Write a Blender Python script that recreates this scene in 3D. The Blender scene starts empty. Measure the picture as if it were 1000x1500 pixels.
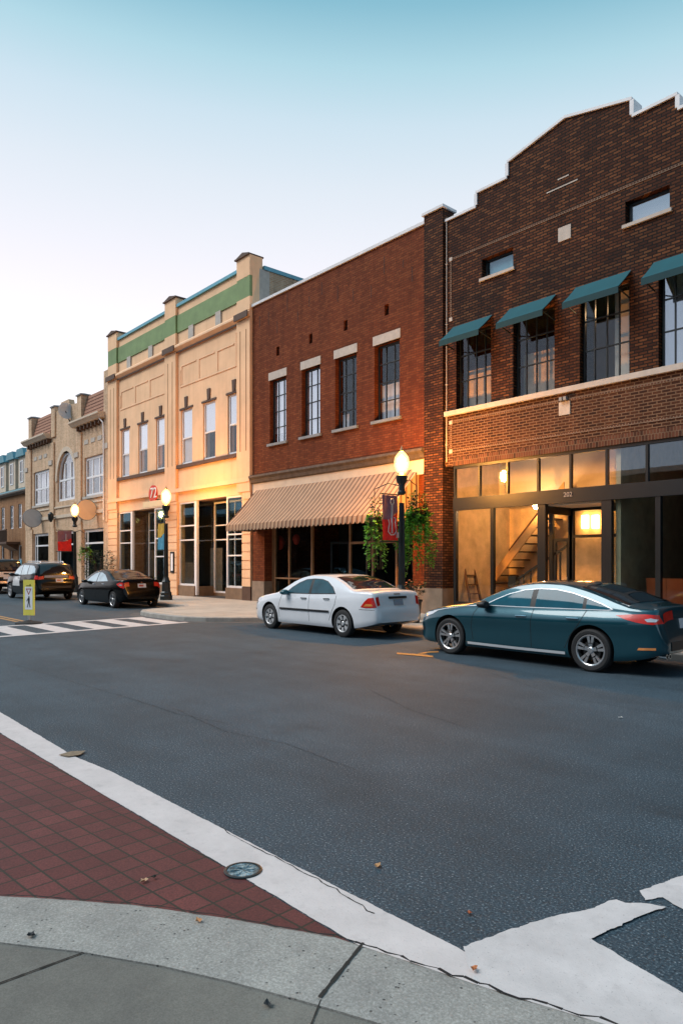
import bpy, bmesh, math, random
from mathutils import Vector, Matrix
random.seed(7)
SC = bpy.context.scene
COL = SC.collection
PI = math.pi

# ---------------------------------------------------------------- survey of the photograph
F_, CX_, HY_, VX_, EYE = 1035., 500., 824., -405., 1.70
TH = math.atan((CX_ - VX_) / F_)
SN, CS = math.sin(TH), math.cos(TH)
YF = 16.3                                   # the facade line along the far pavement

def at(px, py, Y=YF):
    """a photo pixel as the point (X, Z) on the vertical plane at distance Y across the street"""
    a = (px - CX_) / F_
    X = (a * SN * Y - CS * Y) / (SN + a * CS)
    d = -CS * X + SN * Y
    return X, EYE - (py - HY_) / F_ * d

def fx(px, Y=YF): return at(px, HY_, Y)[0]
def fz(px, py, Y=YF): return at(px, py, Y)[1]

def gp(px, py, z=0.):
    """a photo pixel as the point (X, Y) on the ground at height z"""
    d = F_ * (EYE - z) / (py - HY_)
    r = (px - CX_) / F_ * d
    return SN * r - CS * d, CS * r + SN * d

# ---------------------------------------------------------------- mesh helpers
class MB:
    def __init__(s): s.v, s.f, s.m, s.cur = [], [], [], 0
    def add(s, vs, fs, mi=None):
        n = len(s.v); s.v += [tuple(p) for p in vs]
        for f in fs:
            s.f.append([i + n for i in f]); s.m.append(s.cur if mi is None else mi)
        return s
    def box(s, x0, x1, y0, y1, z0, z1, mi=None):
        if x0 > x1: x0, x1 = x1, x0
        if y0 > y1: y0, y1 = y1, y0
        if z0 > z1: z0, z1 = z1, z0
        return s.add([(x0,y0,z0),(x1,y0,z0),(x1,y1,z0),(x0,y1,z0),(x0,y0,z1),(x1,y0,z1),(x1,y1,z1),(x0,y1,z1)],
              [(0,3,2,1),(4,5,6,7),(0,1,5,4),(1,2,6,5),(2,3,7,6),(3,0,4,7)], mi)
    def poly(s, pts, mi=None): return s.add(pts, [tuple(range(len(pts)))], mi)
    def prism_y(s, xz, y0, y1, mi=None):
        n = len(xz)
        a = sum(xz[i][0]*xz[(i+1)%n][1]-xz[(i+1)%n][0]*xz[i][1] for i in range(n))
        if a < 0: xz = xz[::-1]
        return s.add([(x,y0,z) for x,z in xz]+[(x,y1,z) for x,z in xz],
              [tuple(range(n)), tuple(range(2*n-1,n-1,-1))]+[(i,i+n,(i+1)%n+n,(i+1)%n) for i in range(n)], mi)
    def prism_x(s, yz, x0, x1, mi=None):
        n = len(yz)
        a = sum(yz[i][0]*yz[(i+1)%n][1]-yz[(i+1)%n][0]*yz[i][1] for i in range(n))
        if a < 0: yz = yz[::-1]
        return s.add([(x0,y,z) for y,z in yz]+[(x1,y,z) for y,z in yz],
              [tuple(range(n-1,-1,-1)), tuple(range(n,2*n))]+[(i,(i+1)%n,(i+1)%n+n,i+n) for i in range(n)], mi)
    def prism_z(s, xy, z0, z1, mi=None):
        n = len(xy)
        a = sum(xy[i][0]*xy[(i+1)%n][1]-xy[(i+1)%n][0]*xy[i][1] for i in range(n))
        if a < 0: xy = xy[::-1]
        return s.add([(x,y,z0) for x,y in xy]+[(x,y,z1) for x,y in xy],
              [tuple(range(n-1,-1,-1)), tuple(range(n,2*n))]+[(i,(i+1)%n,(i+1)%n+n,i+n) for i in range(n)], mi)
    def bar(s, a, b, w, h=None, mi=None):
        """square bar from a to b"""
        a, b = Vector(a), Vector(b); d = (b-a).normalized(); h = h or w
        u = d.cross(Vector((0,0,1)))
        if u.length < 1e-3: u = Vector((1,0,0))
        u.normalize(); k = u.cross(d); u *= w/2; k *= h/2
        vs = [a-u-k,a+u-k,a+u+k,a-u+k,b-u-k,b+u-k,b+u+k,b-u+k]
        return s.add(vs,[(0,1,2,3),(7,6,5,4),(0,4,5,1),(1,5,6,2),(2,6,7,3),(3,7,4,0)], mi)
    def tube(s, path, r, n=8, mi=None):
        path = [Vector(p) for p in path]; rings = []
        for i, p in enumerate(path):
            d = (path[min(i+1,len(path)-1)]-path[max(i-1,0)]).normalized()
            u = d.cross(Vector((0.13,0.21,0.97))).normalized(); k = u.cross(d)
            rr = r[i] if isinstance(r,(list,tuple)) else r
            rings.append([p+u*rr*math.cos(2*PI*j/n)+k*rr*math.sin(2*PI*j/n) for j in range(n)])
        vs = [q for g in rings for q in g]; fs = []
        for i in range(len(rings)-1):
            for j in range(n):
                fs.append((i*n+j, i*n+(j+1)%n, (i+1)*n+(j+1)%n, (i+1)*n+j))
        fs += [tuple(range(n-1,-1,-1)), tuple((len(rings)-1)*n+j for j in range(n))]
        return s.add(vs, fs, mi)
    def lathe(s, prof, c=(0,0,0), n=24, axis='z', mi=None, cap=True):
        """prof: (r, h) list"""
        vs, fs = [], []
        for r, h in prof:
            for j in range(n):
                a = 2*PI*j/n
                if axis == 'z': vs.append((c[0]+r*math.cos(a), c[1]+r*math.sin(a), c[2]+h))
                elif axis == 'y': vs.append((c[0]+r*math.cos(a), c[1]+h, c[2]+r*math.sin(a)))
                else: vs.append((c[0]+h, c[1]+r*math.cos(a), c[2]+r*math.sin(a)))
        m = len(prof)
        for i in range(m-1):
            for j in range(n):
                fs.append((i*n+j, i*n+(j+1)%n, (i+1)*n+(j+1)%n, (i+1)*n+j))
        if cap and prof[0][0] > 1e-4: fs.append(tuple(range(n-1,-1,-1)))
        if cap and prof[-1][0] > 1e-4: fs.append(tuple((m-1)*n+j for j in range(n)))
        return s.add(vs, fs, mi)
    def rows(s, rows, mi=None, closed=False):
        n = len(rows[0]); fs = []
        for i in range(len(rows)-1):
            for j in range(n-1): fs.append((i*n+j,i*n+j+1,(i+1)*n+j+1,(i+1)*n+j))
        return s.add([p for r in rows for p in r], fs, mi)
    def build(s, name, mats, parent=None, smooth=None, local=False, fix=True):
        if not isinstance(mats,(list,tuple)): mats = [mats]
        base = Vector((0,0,0))
        if parent is not None and not local:
            p = parent
            while p.parent: p = p.parent
            base = p.location
        me = bpy.data.meshes.new(name)
        me.from_pydata([(x-base.x,y-base.y,z-base.z) for x,y,z in s.v], [], s.f)
        for m in mats: me.materials.append(m)
        if len(mats) > 1: me.polygons.foreach_set('material_index', s.m)
        if fix:
            bm = bmesh.new(); bm.from_mesh(me)
            if smooth is not None: bmesh.ops.remove_doubles(bm, verts=bm.verts, dist=1e-5)
            bmesh.ops.recalc_face_normals(bm, faces=bm.faces); bm.to_mesh(me); bm.free()
        if smooth is not None:
            me.polygons.foreach_set('use_smooth',[True]*len(me.polygons))
            me.set_sharp_from_angle(angle=math.radians(smooth))
        o = bpy.data.objects.new(name, me); COL.objects.link(o)
        if parent is not None: o.parent = parent
        return o

def thing(name, label, cat, loc=(0,0,0), rz=0., group=None):
    o = bpy.data.objects.new(name, None); COL.objects.link(o)
    o.location = loc; o.rotation_euler = (0,0,rz); o.empty_display_size = .2
    o['label'] = label; o['category'] = cat
    if group: o['group'] = group
    return o
def tag(o, label, cat, group=None):
    o['label'] = label; o['category'] = cat
    if group: o['group'] = group
    return o
def struct(o, kind='structure'): o['kind'] = kind; return o
def copy_tree(o, parent=None):
    c = o.copy(); COL.objects.link(c)
    if parent is not None: c.parent = parent
    for ch in list(o.children): copy_tree(ch, c)
    return c

# ---------------------------------------------------------------- material helpers
def newmat(name):
    m = bpy.data.materials.new(name); m.use_nodes = True
    nt = m.node_tree; nt.nodes.clear()
    out = nt.nodes.new('ShaderNodeOutputMaterial'); b = nt.nodes.new('ShaderNodeBsdfPrincipled')
    nt.links.new(b.outputs[0], out.inputs[0])
    return m, nt, b
def N(nt, t, **kw):
    n = nt.nodes.new('ShaderNode'+t)
    for k, v in kw.items():
        if k[0] == 'i' and k[1:].isdigit(): n.inputs[int(k[1:])].default_value = v
        elif k in n.inputs.keys() if hasattr(n.inputs,'keys') else False: n.inputs[k].default_value = v
        else: setattr(n, k, v)
    return n
def setin(n, **kw):
    for k, v in kw.items(): n.inputs[k.replace('_',' ')].default_value = v
    return n
def L(nt, a, b): nt.links.new(a, b)
def c4(c): return (c[0],c[1],c[2],1.)
def coords(nt): return nt.nodes.new('ShaderNodeTexCoord').outputs['Object']
def noise(nt, vec, scale, detail=4, rough=.55):
    n = nt.nodes.new('ShaderNodeTexNoise'); setin(n, Scale=scale, Detail=detail, Roughness=rough); L(nt, vec, n.inputs['Vector']); return n.outputs['Fac']
def ramp(nt, fac, stops, interp='LINEAR'):
    r = nt.nodes.new('ShaderNodeValToRGB'); r.color_ramp.interpolation = interp
    e = r.color_ramp.elements
    while len(e) < len(stops): e.new(.5)
    for k, (p, c) in zip(e, stops): k.position = p; k.color = c4(c) if len(c) == 3 else c
    L(nt, fac, r.inputs[0]); return r.outputs[0]
def mix(nt, fac, a, b, mode='MIX'):
    m = nt.nodes.new('ShaderNodeMix'); m.data_type = 'RGBA'; m.blend_type = mode
    for s, v in ((m.inputs[0], fac), (m.inputs[6], a), (m.inputs[7], b)):
        if hasattr(v, 'links'): L(nt, v, s)
        else: s.default_value = c4(v) if isinstance(v, (tuple, list)) else v
    return m.outputs[2]
def math_(nt, op, a, b=None, clamp=False):
    m = nt.nodes.new('ShaderNodeMath'); m.operation = op; m.use_clamp = clamp
    for i, v in enumerate((a, b)):
        if v is None: continue
        if hasattr(v, 'links'): L(nt, v, m.inputs[i])
        else: m.inputs[i].default_value = v
    return m.outputs[0]
def bump(nt, b, h, strength=.3, dist=.01):
    n = nt.nodes.new('ShaderNodeBump'); setin(n, Strength=strength, Distance=dist)
    L(nt, h, n.inputs['Height']); L(nt, n.outputs[0], b.inputs['Normal']); return n
def mul(c, k): return tuple(min(1., x*k) for x in c)

def plain(name, c, rough=.6, metal=0., var=.15, vs=3., bs=0., bstr=.2, coat=0., spec=.5):
    m, nt, b = newmat(name)
    setin(b, Roughness=rough, Metallic=metal); b.inputs['Coat Weight'].default_value = coat
    b.inputs['Coat Roughness'].default_value = .03
    b.inputs['Specular IOR Level'].default_value = spec
    if var > 0:
        v = coords(nt); n = noise(nt, v, vs, 6, .6)
        L(nt, ramp(nt, n, [(.3, mul(c,1-var)), (.7, mul(c,1+var))]), b.inputs['Base Color'])
        if bs: bump(nt, b, noise(nt, v, bs, 4), bstr, .01)
    else: b.inputs['Base Color'].default_value = c4(c)
    return m
def stucco(name, c):
    m, nt, b = newmat(name); v = coords(nt)
    mp = nt.nodes.new('ShaderNodeMapping'); mp.inputs['Scale'].default_value = (1.6,1.6,.10); L(nt, v, mp.inputs[0])
    col = ramp(nt, noise(nt, v, .9, 7, .65), [(.28,mul(c,.86)),(.7,mul(c,1.08))])
    col = mix(nt, 1., col, ramp(nt, noise(nt, mp.outputs[0], 2.2, 7, .7), [(.30,(.90,.885,.86)),(.50,(1,1,1))]), 'MULTIPLY')
    col = mix(nt, ramp(nt, noise(nt, v, 5., 8, .75), [(.66,(0,0,0)),(.74,(.4,.4,.4))]), col, mul(c,.62))
    L(nt, col, b.inputs['Base Color']); setin(b, Roughness=.88); bump(nt, b, noise(nt, v, 35., 4), .25, .01); return m
def emit(name, c, s):
    m, nt, b = newmat(name)
    b.inputs['Base Color'].default_value = c4(c); b.inputs['Emission Color'].default_value = c4(c); b.inputs['Emission Strength'].default_value = s
    return m
def brick(name, cols, mortar, bw=.215, rh=.076, ms=.012, patch=None, bstr=.5, streak=.25, rough=.85):
    """brickwork on upright walls: every brick picks a tone of its own"""
    m, nt, b = newmat(name); v = coords(nt)
    sp = nt.nodes.new('ShaderNodeSeparateXYZ'); L(nt, v, sp.inputs[0])
    cb = nt.nodes.new('ShaderNodeCombineXYZ')
    L(nt, math_(nt,'ADD',sp.outputs[0],sp.outputs[1]), cb.inputs[0]); L(nt, sp.outputs[2], cb.inputs[1])
    t = nt.nodes.new('ShaderNodeTexBrick'); L(nt, cb.outputs[0], t.inputs['Vector'])
    setin(t, Scale=1., Mortar_Size=ms, Mortar_Smooth=.2, Bias=0., Brick_Width=bw, Row_Height=rh)
    t.inputs['Color1'].default_value = (0,0,0,1); t.inputs['Color2'].default_value = (1,1,1,1); t.inputs['Mortar'].default_value = (.5,.5,.5,1)
    n = len(cols)
    base = ramp(nt, t.outputs['Color'], [((i+.2)/n, c) for i, c in enumerate(cols)])
    big = noise(nt, v, .45, 5, .6)
    base = mix(nt, 1., base, ramp(nt, big, [(.25,(1-streak,)*3),(.75,(1+streak*.6,)*3)]), 'MULTIPLY')
    if patch:
        base = mix(nt, ramp(nt, noise(nt, v, 2.2, 8, .7), [(.60,(0,0,0)),(.70,(1,1,1))]), base, patch)
    base = mix(nt, t.outputs['Fac'], base, mortar)
    mp = nt.nodes.new('ShaderNodeMapping'); mp.inputs['Scale'].default_value = (1.8,1.8,.16); L(nt, v, mp.inputs[0])
    base = mix(nt, 1., base, ramp(nt, noise(nt, mp.outputs[0], 1.6, 6, .65), [(.32,(.74,.74,.74)),(.62,(1.06,1.06,1.06))]), 'MULTIPLY')
    L(nt, base, b.inputs['Base Color']); setin(b, Roughness=rough); b.inputs['Specular IOR Level'].default_value = .2
    h = math_(nt,'ADD', math_(nt,'MULTIPLY',t.outputs['Fac'],-1.), math_(nt,'MULTIPLY',noise(nt, v, 60., 3),.35))
    bump(nt, b, h, bstr, .008)
    return m
def glass(name, refl=.25, tint=(.9,.95,1.), body=(1,1,1), rough=.01):
    """window glass: see-through with a fresnel mirror"""
    m = bpy.data.materials.new(name); m.use_nodes = True; nt = m.node_tree; nt.nodes.clear()
    out = nt.nodes.new('ShaderNodeOutputMaterial'); tr = nt.nodes.new('ShaderNodeBsdfTransparent'); gl = nt.nodes.new('ShaderNodeBsdfGlossy')
    tr.inputs[0].default_value = c4(body); gl.inputs[0].default_value = c4(tint); gl.inputs['Roughness'].default_value = rough
    fr = nt.nodes.new('ShaderNodeLayerWeight'); fr.inputs[0].default_value = .5
    f = math_(nt,'ADD',math_(nt,'MULTIPLY',math_(nt,'POWER',fr.outputs['Facing'],5.),.9),.03+refl*.5,True)
    bn = nt.nodes.new('ShaderNodeBump'); setin(bn, Strength=.04, Distance=.02); L(nt, noise(nt, coords(nt), 1.3, 2), bn.inputs['Height']); L(nt, bn.outputs[0], gl.inputs['Normal'])
    mx = nt.nodes.new('ShaderNodeMixShader'); L(nt, f, mx.inputs[0]); L(nt, tr.outputs[0], mx.inputs[1]); L(nt, gl.outputs[0], mx.inputs[2]); L(nt, mx.outputs[0], out.inputs[0])
    return m

# ---- materials
M = {}
M['dark_brick'] = brick('dark_brick', [(.046,.014,.007),(.068,.021,.009),(.082,.026,.010),(.102,.034,.013),(.15,.055,.021)], (.010,.007,.006), ms=.015, streak=.28)
M['spandrel_brick'] = brick('spandrel_brick', [(.028,.010,.006),(.042,.014,.007),(.055,.019,.009),(.072,.026,.012)], (.17,.10,.06), ms=.012, streak=.25)
M['soldier_brick'] = brick('soldier_brick', [(.04,.018,.012),(.09,.034,.02),(.115,.045,.026)], (.14,.09,.06), bw=.078, rh=.24, ms=.010)
M['red_brick'] = brick('red_brick', [(.130,.029,.009),(.152,.035,.011),(.168,.041,.013),(.195,.052,.017)], (.085,.025,.011), ms=.008, patch=(.24,.075,.024), streak=.22)
M['old_brick'] = brick('old_brick', [(.42,.25,.14),(.5,.32,.19),(.55,.37,.23)], (.5,.42,.33), ms=.012, patch=(.3,.18,.1))
M['tan_brick'] = brick('tan_brick', [(.58,.38,.235),(.65,.43,.27),(.69,.47,.31),(.54,.35,.21)], (.62,.48,.35), ms=.009, streak=.2)
M['brown_brick'] = brick('brown_brick', [(.26,.12,.055),(.31,.15,.07),(.35,.18,.09)], (.3,.19,.11), ms=.008)
M['yellow_stucco'] = stucco('yellow_stucco', (.84,.53,.315))
M['yellow_trim'] = stucco('yellow_trim', (.86,.555,.345))
M['green_band'] = plain('green_band', (.17,.255,.105), .7, var=.18, vs=1.5)
M['blue_trim'] = plain('blue_trim', (.10,.33,.42), .45, var=.1)
M['brown_trim'] = plain('brown_trim', (.085,.045,.028), .7, var=.2)
M['stone'] = plain('stone', (.40,.34,.28), .85, var=.15, vs=4, bs=60)
M['base_stone'] = plain('base_stone', (.24,.175,.125), .85, var=.2, vs=3, bs=50)
M['limestone'] = plain('limestone', (.45,.40,.35), .8, var=.12, vs=6, bs=60)
M['grey_sill'] = plain('grey_sill', (.22,.23,.24), .8, var=.15)
M['coping'] = plain('coping', (.62,.62,.64), .5, var=.08)
M['cornice_dark'] = plain('cornice_dark', (.10,.075,.06), .8, var=.35, vs=5)
M['cream'] = plain('cream', (.58,.47,.36), .75, var=.1)
M['white_frame'] = plain('white_frame', (.72,.72,.74), .5, var=.06)
M['dark_frame'] = plain('dark_frame', (.012,.014,.016), .45, var=.2)
M['bronze_frame'] = plain('bronze_frame', (.007,.008,.009), .4, metal=.1, var=.2)
M['wood_frame'] = plain('wood_frame', (.32,.17,.085), .55, var=.25)
M['teal_fabric'] = plain('teal_fabric', (.0005,.074,.094), .8, var=.12, vs=2, bs=150, bstr=.1)
M['blind'] = plain('blind', (.88,.88,.90), .85, var=.04)
M['grey_blind'] = plain('grey_blind', (.42,.42,.45), .85, var=.08)
M['beige_curtain'] = plain('beige_curtain', (.34,.25,.17), .9, var=.25, vs=6)
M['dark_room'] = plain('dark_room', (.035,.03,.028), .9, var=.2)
M['plaster'] = plain('plaster', (.62,.45,.25), .9, var=.22, vs=2.5)
M['plaster_white'] = plain('plaster_white', (.62,.54,.44), .9, var=.12, vs=1.5)
M['roofing'] = plain('roofing', (.08,.08,.085), .9, var=.3)
M['clear_glass'] = glass('clear_glass', .03)
M['mirror_glass'] = glass('mirror_glass', .16, (.88,.93,1.))
M['sky_glass'] = glass('sky_glass', .75, (.95,.96,1.))
M['shop_glass'] = glass('shop_glass', .0, (.8,.95,1.))
M['dim_glass'] = glass('dim_glass', .02, (.45,.75,.9), (.75,.82,.85))
M['iron'] = plain('iron', (.014,.02,.022), .42, metal=.2, var=.25, vs=6)
M['concrete'] = plain('concrete', (.33,.31,.28), .9, var=.2, vs=4, bs=70, bstr=.3)
M['terracotta'] = plain('terracotta', (.36,.11,.05), .8, var=.2)
M['orange_plastic'] = plain('orange_plastic', (.5,.09,.02), .4, var=.1)
M['tile_roof'] = plain('tile_roof', (.33,.16,.10), .8, var=.2, vs=8)
M['rubber'] = plain('rubber', (.012,.012,.013), .75, var=.2, vs=20)
M['alloy'] = plain('alloy', (.62,.62,.63), .28, metal=.9, var=.05)
M['hubcap'] = plain('hubcap', (.55,.55,.56), .4, metal=.5, var=.08)
M['chrome'] = plain('chrome', (.8,.82,.84), .1, metal=1., var=0)
M['black_plastic'] = plain('black_plastic', (.01,.01,.011), .5, var=.1)
M['well'] = plain('well', (.006,.006,.007), .9, var=0)
M['trim_silver'] = plain('trim_silver', (.62,.64,.66), .3, metal=.3, var=0)
M['plate'] = plain('plate', (.62,.62,.66), .5, var=.1, vs=20)
M['grey_plate'] = plain('grey_plate', (.22,.25,.30), .5, var=.1)
M['red_lamp'] = plain('red_lamp', (.55,.012,.006), .3, var=.25, vs=9, coat=.25)
M['amber_lamp'] = plain('amber_lamp', (.7,.25,.07), .1, var=.2, vs=9, coat=1.)
M['clear_lamp'] = plain('clear_lamp', (.6,.62,.65), .1, metal=.4, var=.1, coat=1.)
def globe_mat():
    m = bpy.data.materials.new('lamp_globe'); m.use_nodes = True; nt = m.node_tree; nt.nodes.clear()
    o = nt.nodes.new('ShaderNodeOutputMaterial'); tr = nt.nodes.new('ShaderNodeBsdfTransparent'); em = nt.nodes.new('ShaderNodeEmission'); ad = nt.nodes.new('ShaderNodeAddShader')
    tr.inputs[0].default_value = (.9,.88,.8,1); em.inputs[0].default_value = (1.,.62,.22,1)
    lw = nt.nodes.new('ShaderNodeLayerWeight'); lw.inputs[0].default_value = .5; L(nt, math_(nt,'ADD',math_(nt,'MULTIPLY',math_(nt,'SUBTRACT',1.,lw.outputs['Facing']),1.2),.45), em.inputs[1])
    L(nt, tr.outputs[0], ad.inputs[0]); L(nt, em.outputs[0], ad.inputs[1]); L(nt, ad.outputs[0], o.inputs[0]); return m
M['globe'] = globe_mat()
M['lit_bulb'] = emit('lit_bulb', (1.,.62,.30), 105.)
M['lit_small'] = emit('lit_small', (1.,.55,.18), 14.)
M['white_paint'] = plain('white_paint', (.72,.72,.72), .35, var=.03, coat=.6)

def asphalt():
    m, nt, b = newmat('asphalt'); v = coords(nt)
    fine = noise(nt, v, 75., 2, .65); mid = noise(nt, v, 26., 5, .7); big = noise(nt, v, .35, 6, .6); st = noise(nt, v, 1.6, 7, .65)
    c = ramp(nt, fine, [(.30,(.008,.016,.024)),(.50,(.027,.050,.069)),(.62,(.060,.092,.112)),(.72,(.30,.34,.37))])
    c = mix(nt, 1., c, ramp(nt, big, [(.3,(.80,.80,.80)),(.7,(1.18,1.18,1.18))]), 'MULTIPLY')
    c = mix(nt, 1., c, ramp(nt, st, [(.3,(.82,.82,.82)),(.65,(1.1,1.1,1.1))]), 'MULTIPLY')
    c = mix(nt, 1., c, ramp(nt, mid, [(.3,(.80,.80,.80)),(.7,(1.2,1.2,1.2))]), 'MULTIPLY')
    c = mix(nt, ramp(nt, noise(nt, v, .75, 4, .6), [(.62,(0,0,0)),(.72,(.42,.42,.42))]), c, (.014,.018,.022))
    # tyre-polished lanes run along the street
    mp = nt.nodes.new('ShaderNodeMapping'); mp.inputs['Scale'].default_value = (.05,.7,1.); L(nt, v, mp.inputs[0])
    lane = noise(nt, mp.outputs[0], 1.2, 5, .6)
    c = mix(nt, 1., c, ramp(nt, lane, [(.35,(.84,.84,.84)),(.65,(1.14,1.14,1.14))]), 'MULTIPLY')
    # cracks
    dis = nt.nodes.new('ShaderNodeMixRGB'); dis.blend_type = 'ADD'; dis.inputs[0].default_value = .8
    nn = nt.nodes.new('ShaderNodeTexNoise'); setin(nn, Scale=1.3, Detail=6.); L(nt, v, nn.inputs['Vector']); L(nt, v, dis.inputs[1]); L(nt, nn.outputs['Color'], dis.inputs[2])
    vo = nt.nodes.new('ShaderNodeTexVoronoi'); vo.feature = 'DISTANCE_TO_EDGE'; setin(vo, Scale=.23); L(nt, dis.outputs[0], vo.inputs['Vector'])
    cr = ramp(nt, vo.outputs['Distance'], [(.0,(1,1,1)),(.006,(0,0,0))])
    cr = mix(nt, 1., cr, ramp(nt, noise(nt, v, .6, 4), [(.55,(0,0,0)),(.68,(.35,.35,.35))]), 'MULTIPLY')
    c = mix(nt, cr, c, (.012,.012,.013))
    L(nt, c, b.inputs['Base Color'])
    L(nt, ramp(nt, mid, [(.3,(.68,)*3),(.7,(.88,)*3)]), b.inputs['Roughness'])
    b.inputs['Specular IOR Level'].default_value = .42
    bump(nt, b, math_(nt,'ADD',fine,math_(nt,'MULTIPLY',mid,.6)), .5, .012)
    return m
M['asphalt'] = asphalt()
def paint_mark(name, c, wear=.5, dirt=.25):
    m, nt, b = newmat(name); v = coords(nt)
    n = noise(nt, v, 3., 8, .7); f = noise(nt, v, 90., 4, .7); g = noise(nt, v, 9., 6, .65)
    col = ramp(nt, n, [(.25, mul(c,1-dirt)), (.7, c)])
    col = mix(nt, ramp(nt, g, [(.55,(0,0,0)),(.75,(.5,.5,.5))]), col, mul(c,.6))
    col = mix(nt, ramp(nt, noise(nt, v, 1.1, 9, .75), [(.60,(0,0,0)),(.72,(.35,.35,.35))]), col, mul(c,.5))
    col = mix(nt, ramp(nt, f, [(.62,(0,0,0)),(.72,(wear,wear,wear))]), col, (.07,.07,.075))
    L(nt, col, b.inputs['Base Color']); setin(b, Roughness=.75); bump(nt, b, f, .25, .006)
    return m
M['road_white'] = paint_mark('road_white', (.60,.56,.55), .7, .28)
M['gutter_pale'] = paint_mark('gutter_pale', (.60,.545,.53), .55, .22)
M['road_orange'] = paint_mark('road_orange', (.52,.22,.05), .8)
M['road_yellow'] = paint_mark('road_yellow', (.42,.24,.09), .9)
def rough_concrete():
    m, nt, b = newmat('exposed_concrete'); v = coords(nt)
    f = noise(nt, v, 85., 4, .75); n = noise(nt, v, 4., 8, .7); vo = nt.nodes.new('ShaderNodeTexVoronoi'); setin(vo, Scale=38.); L(nt, v, vo.inputs['Vector'])
    col = ramp(nt, f, [(.3,(.20,.195,.18)),(.52,(.30,.292,.272)),(.72,(.44,.43,.41))])
    col = mix(nt, 1., col, ramp(nt, n, [(.25,(.72,.72,.72)),(.7,(1.12,1.12,1.1))]), 'MULTIPLY')
    pit = mix(nt, 1., ramp(nt, vo.outputs['Distance'], [(.12,(1,1,1)),(.27,(0,0,0))]), ramp(nt, noise(nt, v, 22., 3), [(.53,(0,0,0)),(.60,(1,1,1))]), 'MULTIPLY')
    col = mix(nt, pit, col, (.06,.058,.055))
    L(nt, col, b.inputs['Base Color']); setin(b, Roughness=.92)
    bump(nt, b, math_(nt,'SUBTRACT',f,pit), .5, .006); return m
M['exposed_concrete'] = rough_concrete()
def slab():
    m, nt, b = newmat('slab_concrete'); v = coords(nt)
    f = noise(nt, v, 150., 3, .7); n = noise(nt, v, 2.2, 9, .72)
    col = mix(nt, 1., ramp(nt, f, [(.3,(.115,.110,.097)),(.7,(.185,.178,.160))]), ramp(nt, n, [(.28,(.7,.7,.7)),(.7,(1.15,1.15,1.12))]), 'MULTIPLY')
    L(nt, col, b.inputs['Base Color']); setin(b, Roughness=.93); bump(nt, b, f, .3, .004); return m
M['slab_concrete'] = slab()
def pavers():
    m, nt, b = newmat('brick_pavers'); v = coords(nt)
    mp = nt.nodes.new('ShaderNodeMapping'); mp.inputs['Rotation'].default_value = (0,0,math.radians(-4.5)); L(nt, v, mp.inputs[0])
    t = nt.nodes.new('ShaderNodeTexBrick'); t.offset = 0.; L(nt, mp.outputs[0], t.inputs['Vector'])
    setin(t, Scale=1., Mortar_Size=.0065, Mortar_Smooth=.15, Bias=0., Brick_Width=.162, Row_Height=.148)
    t.inputs['Color1'].default_value = (0,0,0,1); t.inputs['Color2'].default_value = (1,1,1,1)
    c = ramp(nt, t.outputs['Color'], [(.1,(.084,.018,.016)),(.5,(.096,.022,.020)),(.9,(.115,.028,.025))])
    c = mix(nt, 1., c, ramp(nt, noise(nt, v, 1.3, 7, .7), [(.3,(.72,.72,.72)),(.7,(1.2,1.2,1.2))]), 'MULTIPLY')
    fn = noise(nt, v, 90., 3, .7)
    c = mix(nt, 1., c, ramp(nt, fn, [(.3,(.62,.62,.62)),(.7,(1.38,1.38,1.38))]), 'MULTIPLY')
    c = mix(nt, t.outputs['Fac'], c, (.020,.017,.010)); L(nt, c, b.inputs['Base Color']); setin(b, Roughness=.8)
    bump(nt, b, math_(nt,'ADD',math_(nt,'MULTIPLY',t.outputs['Fac'],-1.),math_(nt,'MULTIPLY',fn,.3)), .6, .008); return m
M['brick_pavers'] = pavers()
def walkway():
    m, nt, b = newmat('far_walk'); v = coords(nt)
    t = nt.nodes.new('ShaderNodeTexBrick'); t.offset = 0.; L(nt, v, t.inputs['Vector'])
    setin(t, Scale=1., Mortar_Size=.012, Mortar_Smooth=.2, Bias=0., Brick_Width=1.5, Row_Height=1.5)
    t.inputs['Color1'].default_value = (.42,.37,.31,1); t.inputs['Color2'].default_value = (.47,.42,.355,1); t.inputs['Mortar'].default_value = (.16,.14,.12,1)
    c = mix(nt, 1., t.outputs['Color'], ramp(nt, noise(nt, v, 1.4, 8, .7), [(.3,(.8,.8,.8)),(.7,(1.1,1.1,1.1))]), 'MULTIPLY')
    L(nt, c, b.inputs['Base Color']); setin(b, Roughness=.9); bump(nt, b, noise(nt, v, 90., 3), .2, .004); return m
M['far_walk'] = walkway()
def awning_cloth():
    m, nt, b = newmat('striped_canvas'); v = coords(nt)
    sp = nt.nodes.new('ShaderNodeSeparateXYZ'); L(nt, v, sp.inputs[0])
    fr = math_(nt,'FRACT', math_(nt,'MULTIPLY', math_(nt,'ADD',sp.outputs[0],sp.outputs[1] if False else 0.), 1/.23))
    c = ramp(nt, fr, [(0.,(.40,.25,.155)),(.56,(.42,.265,.165)),(.62,(.12,.065,.04)),(.92,(.15,.08,.05)),(1.,(.40,.25,.155))])
    c = mix(nt, 1., c, ramp(nt, noise(nt, v, 1.6, 6, .6), [(.3,(.85,.85,.85)),(.7,(1.1,1.1,1.1))]), 'MULTIPLY')
    L(nt, c, b.inputs['Base Color']); setin(b, Roughness=.85); return m
M['striped_canvas'] = awning_cloth()
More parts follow.
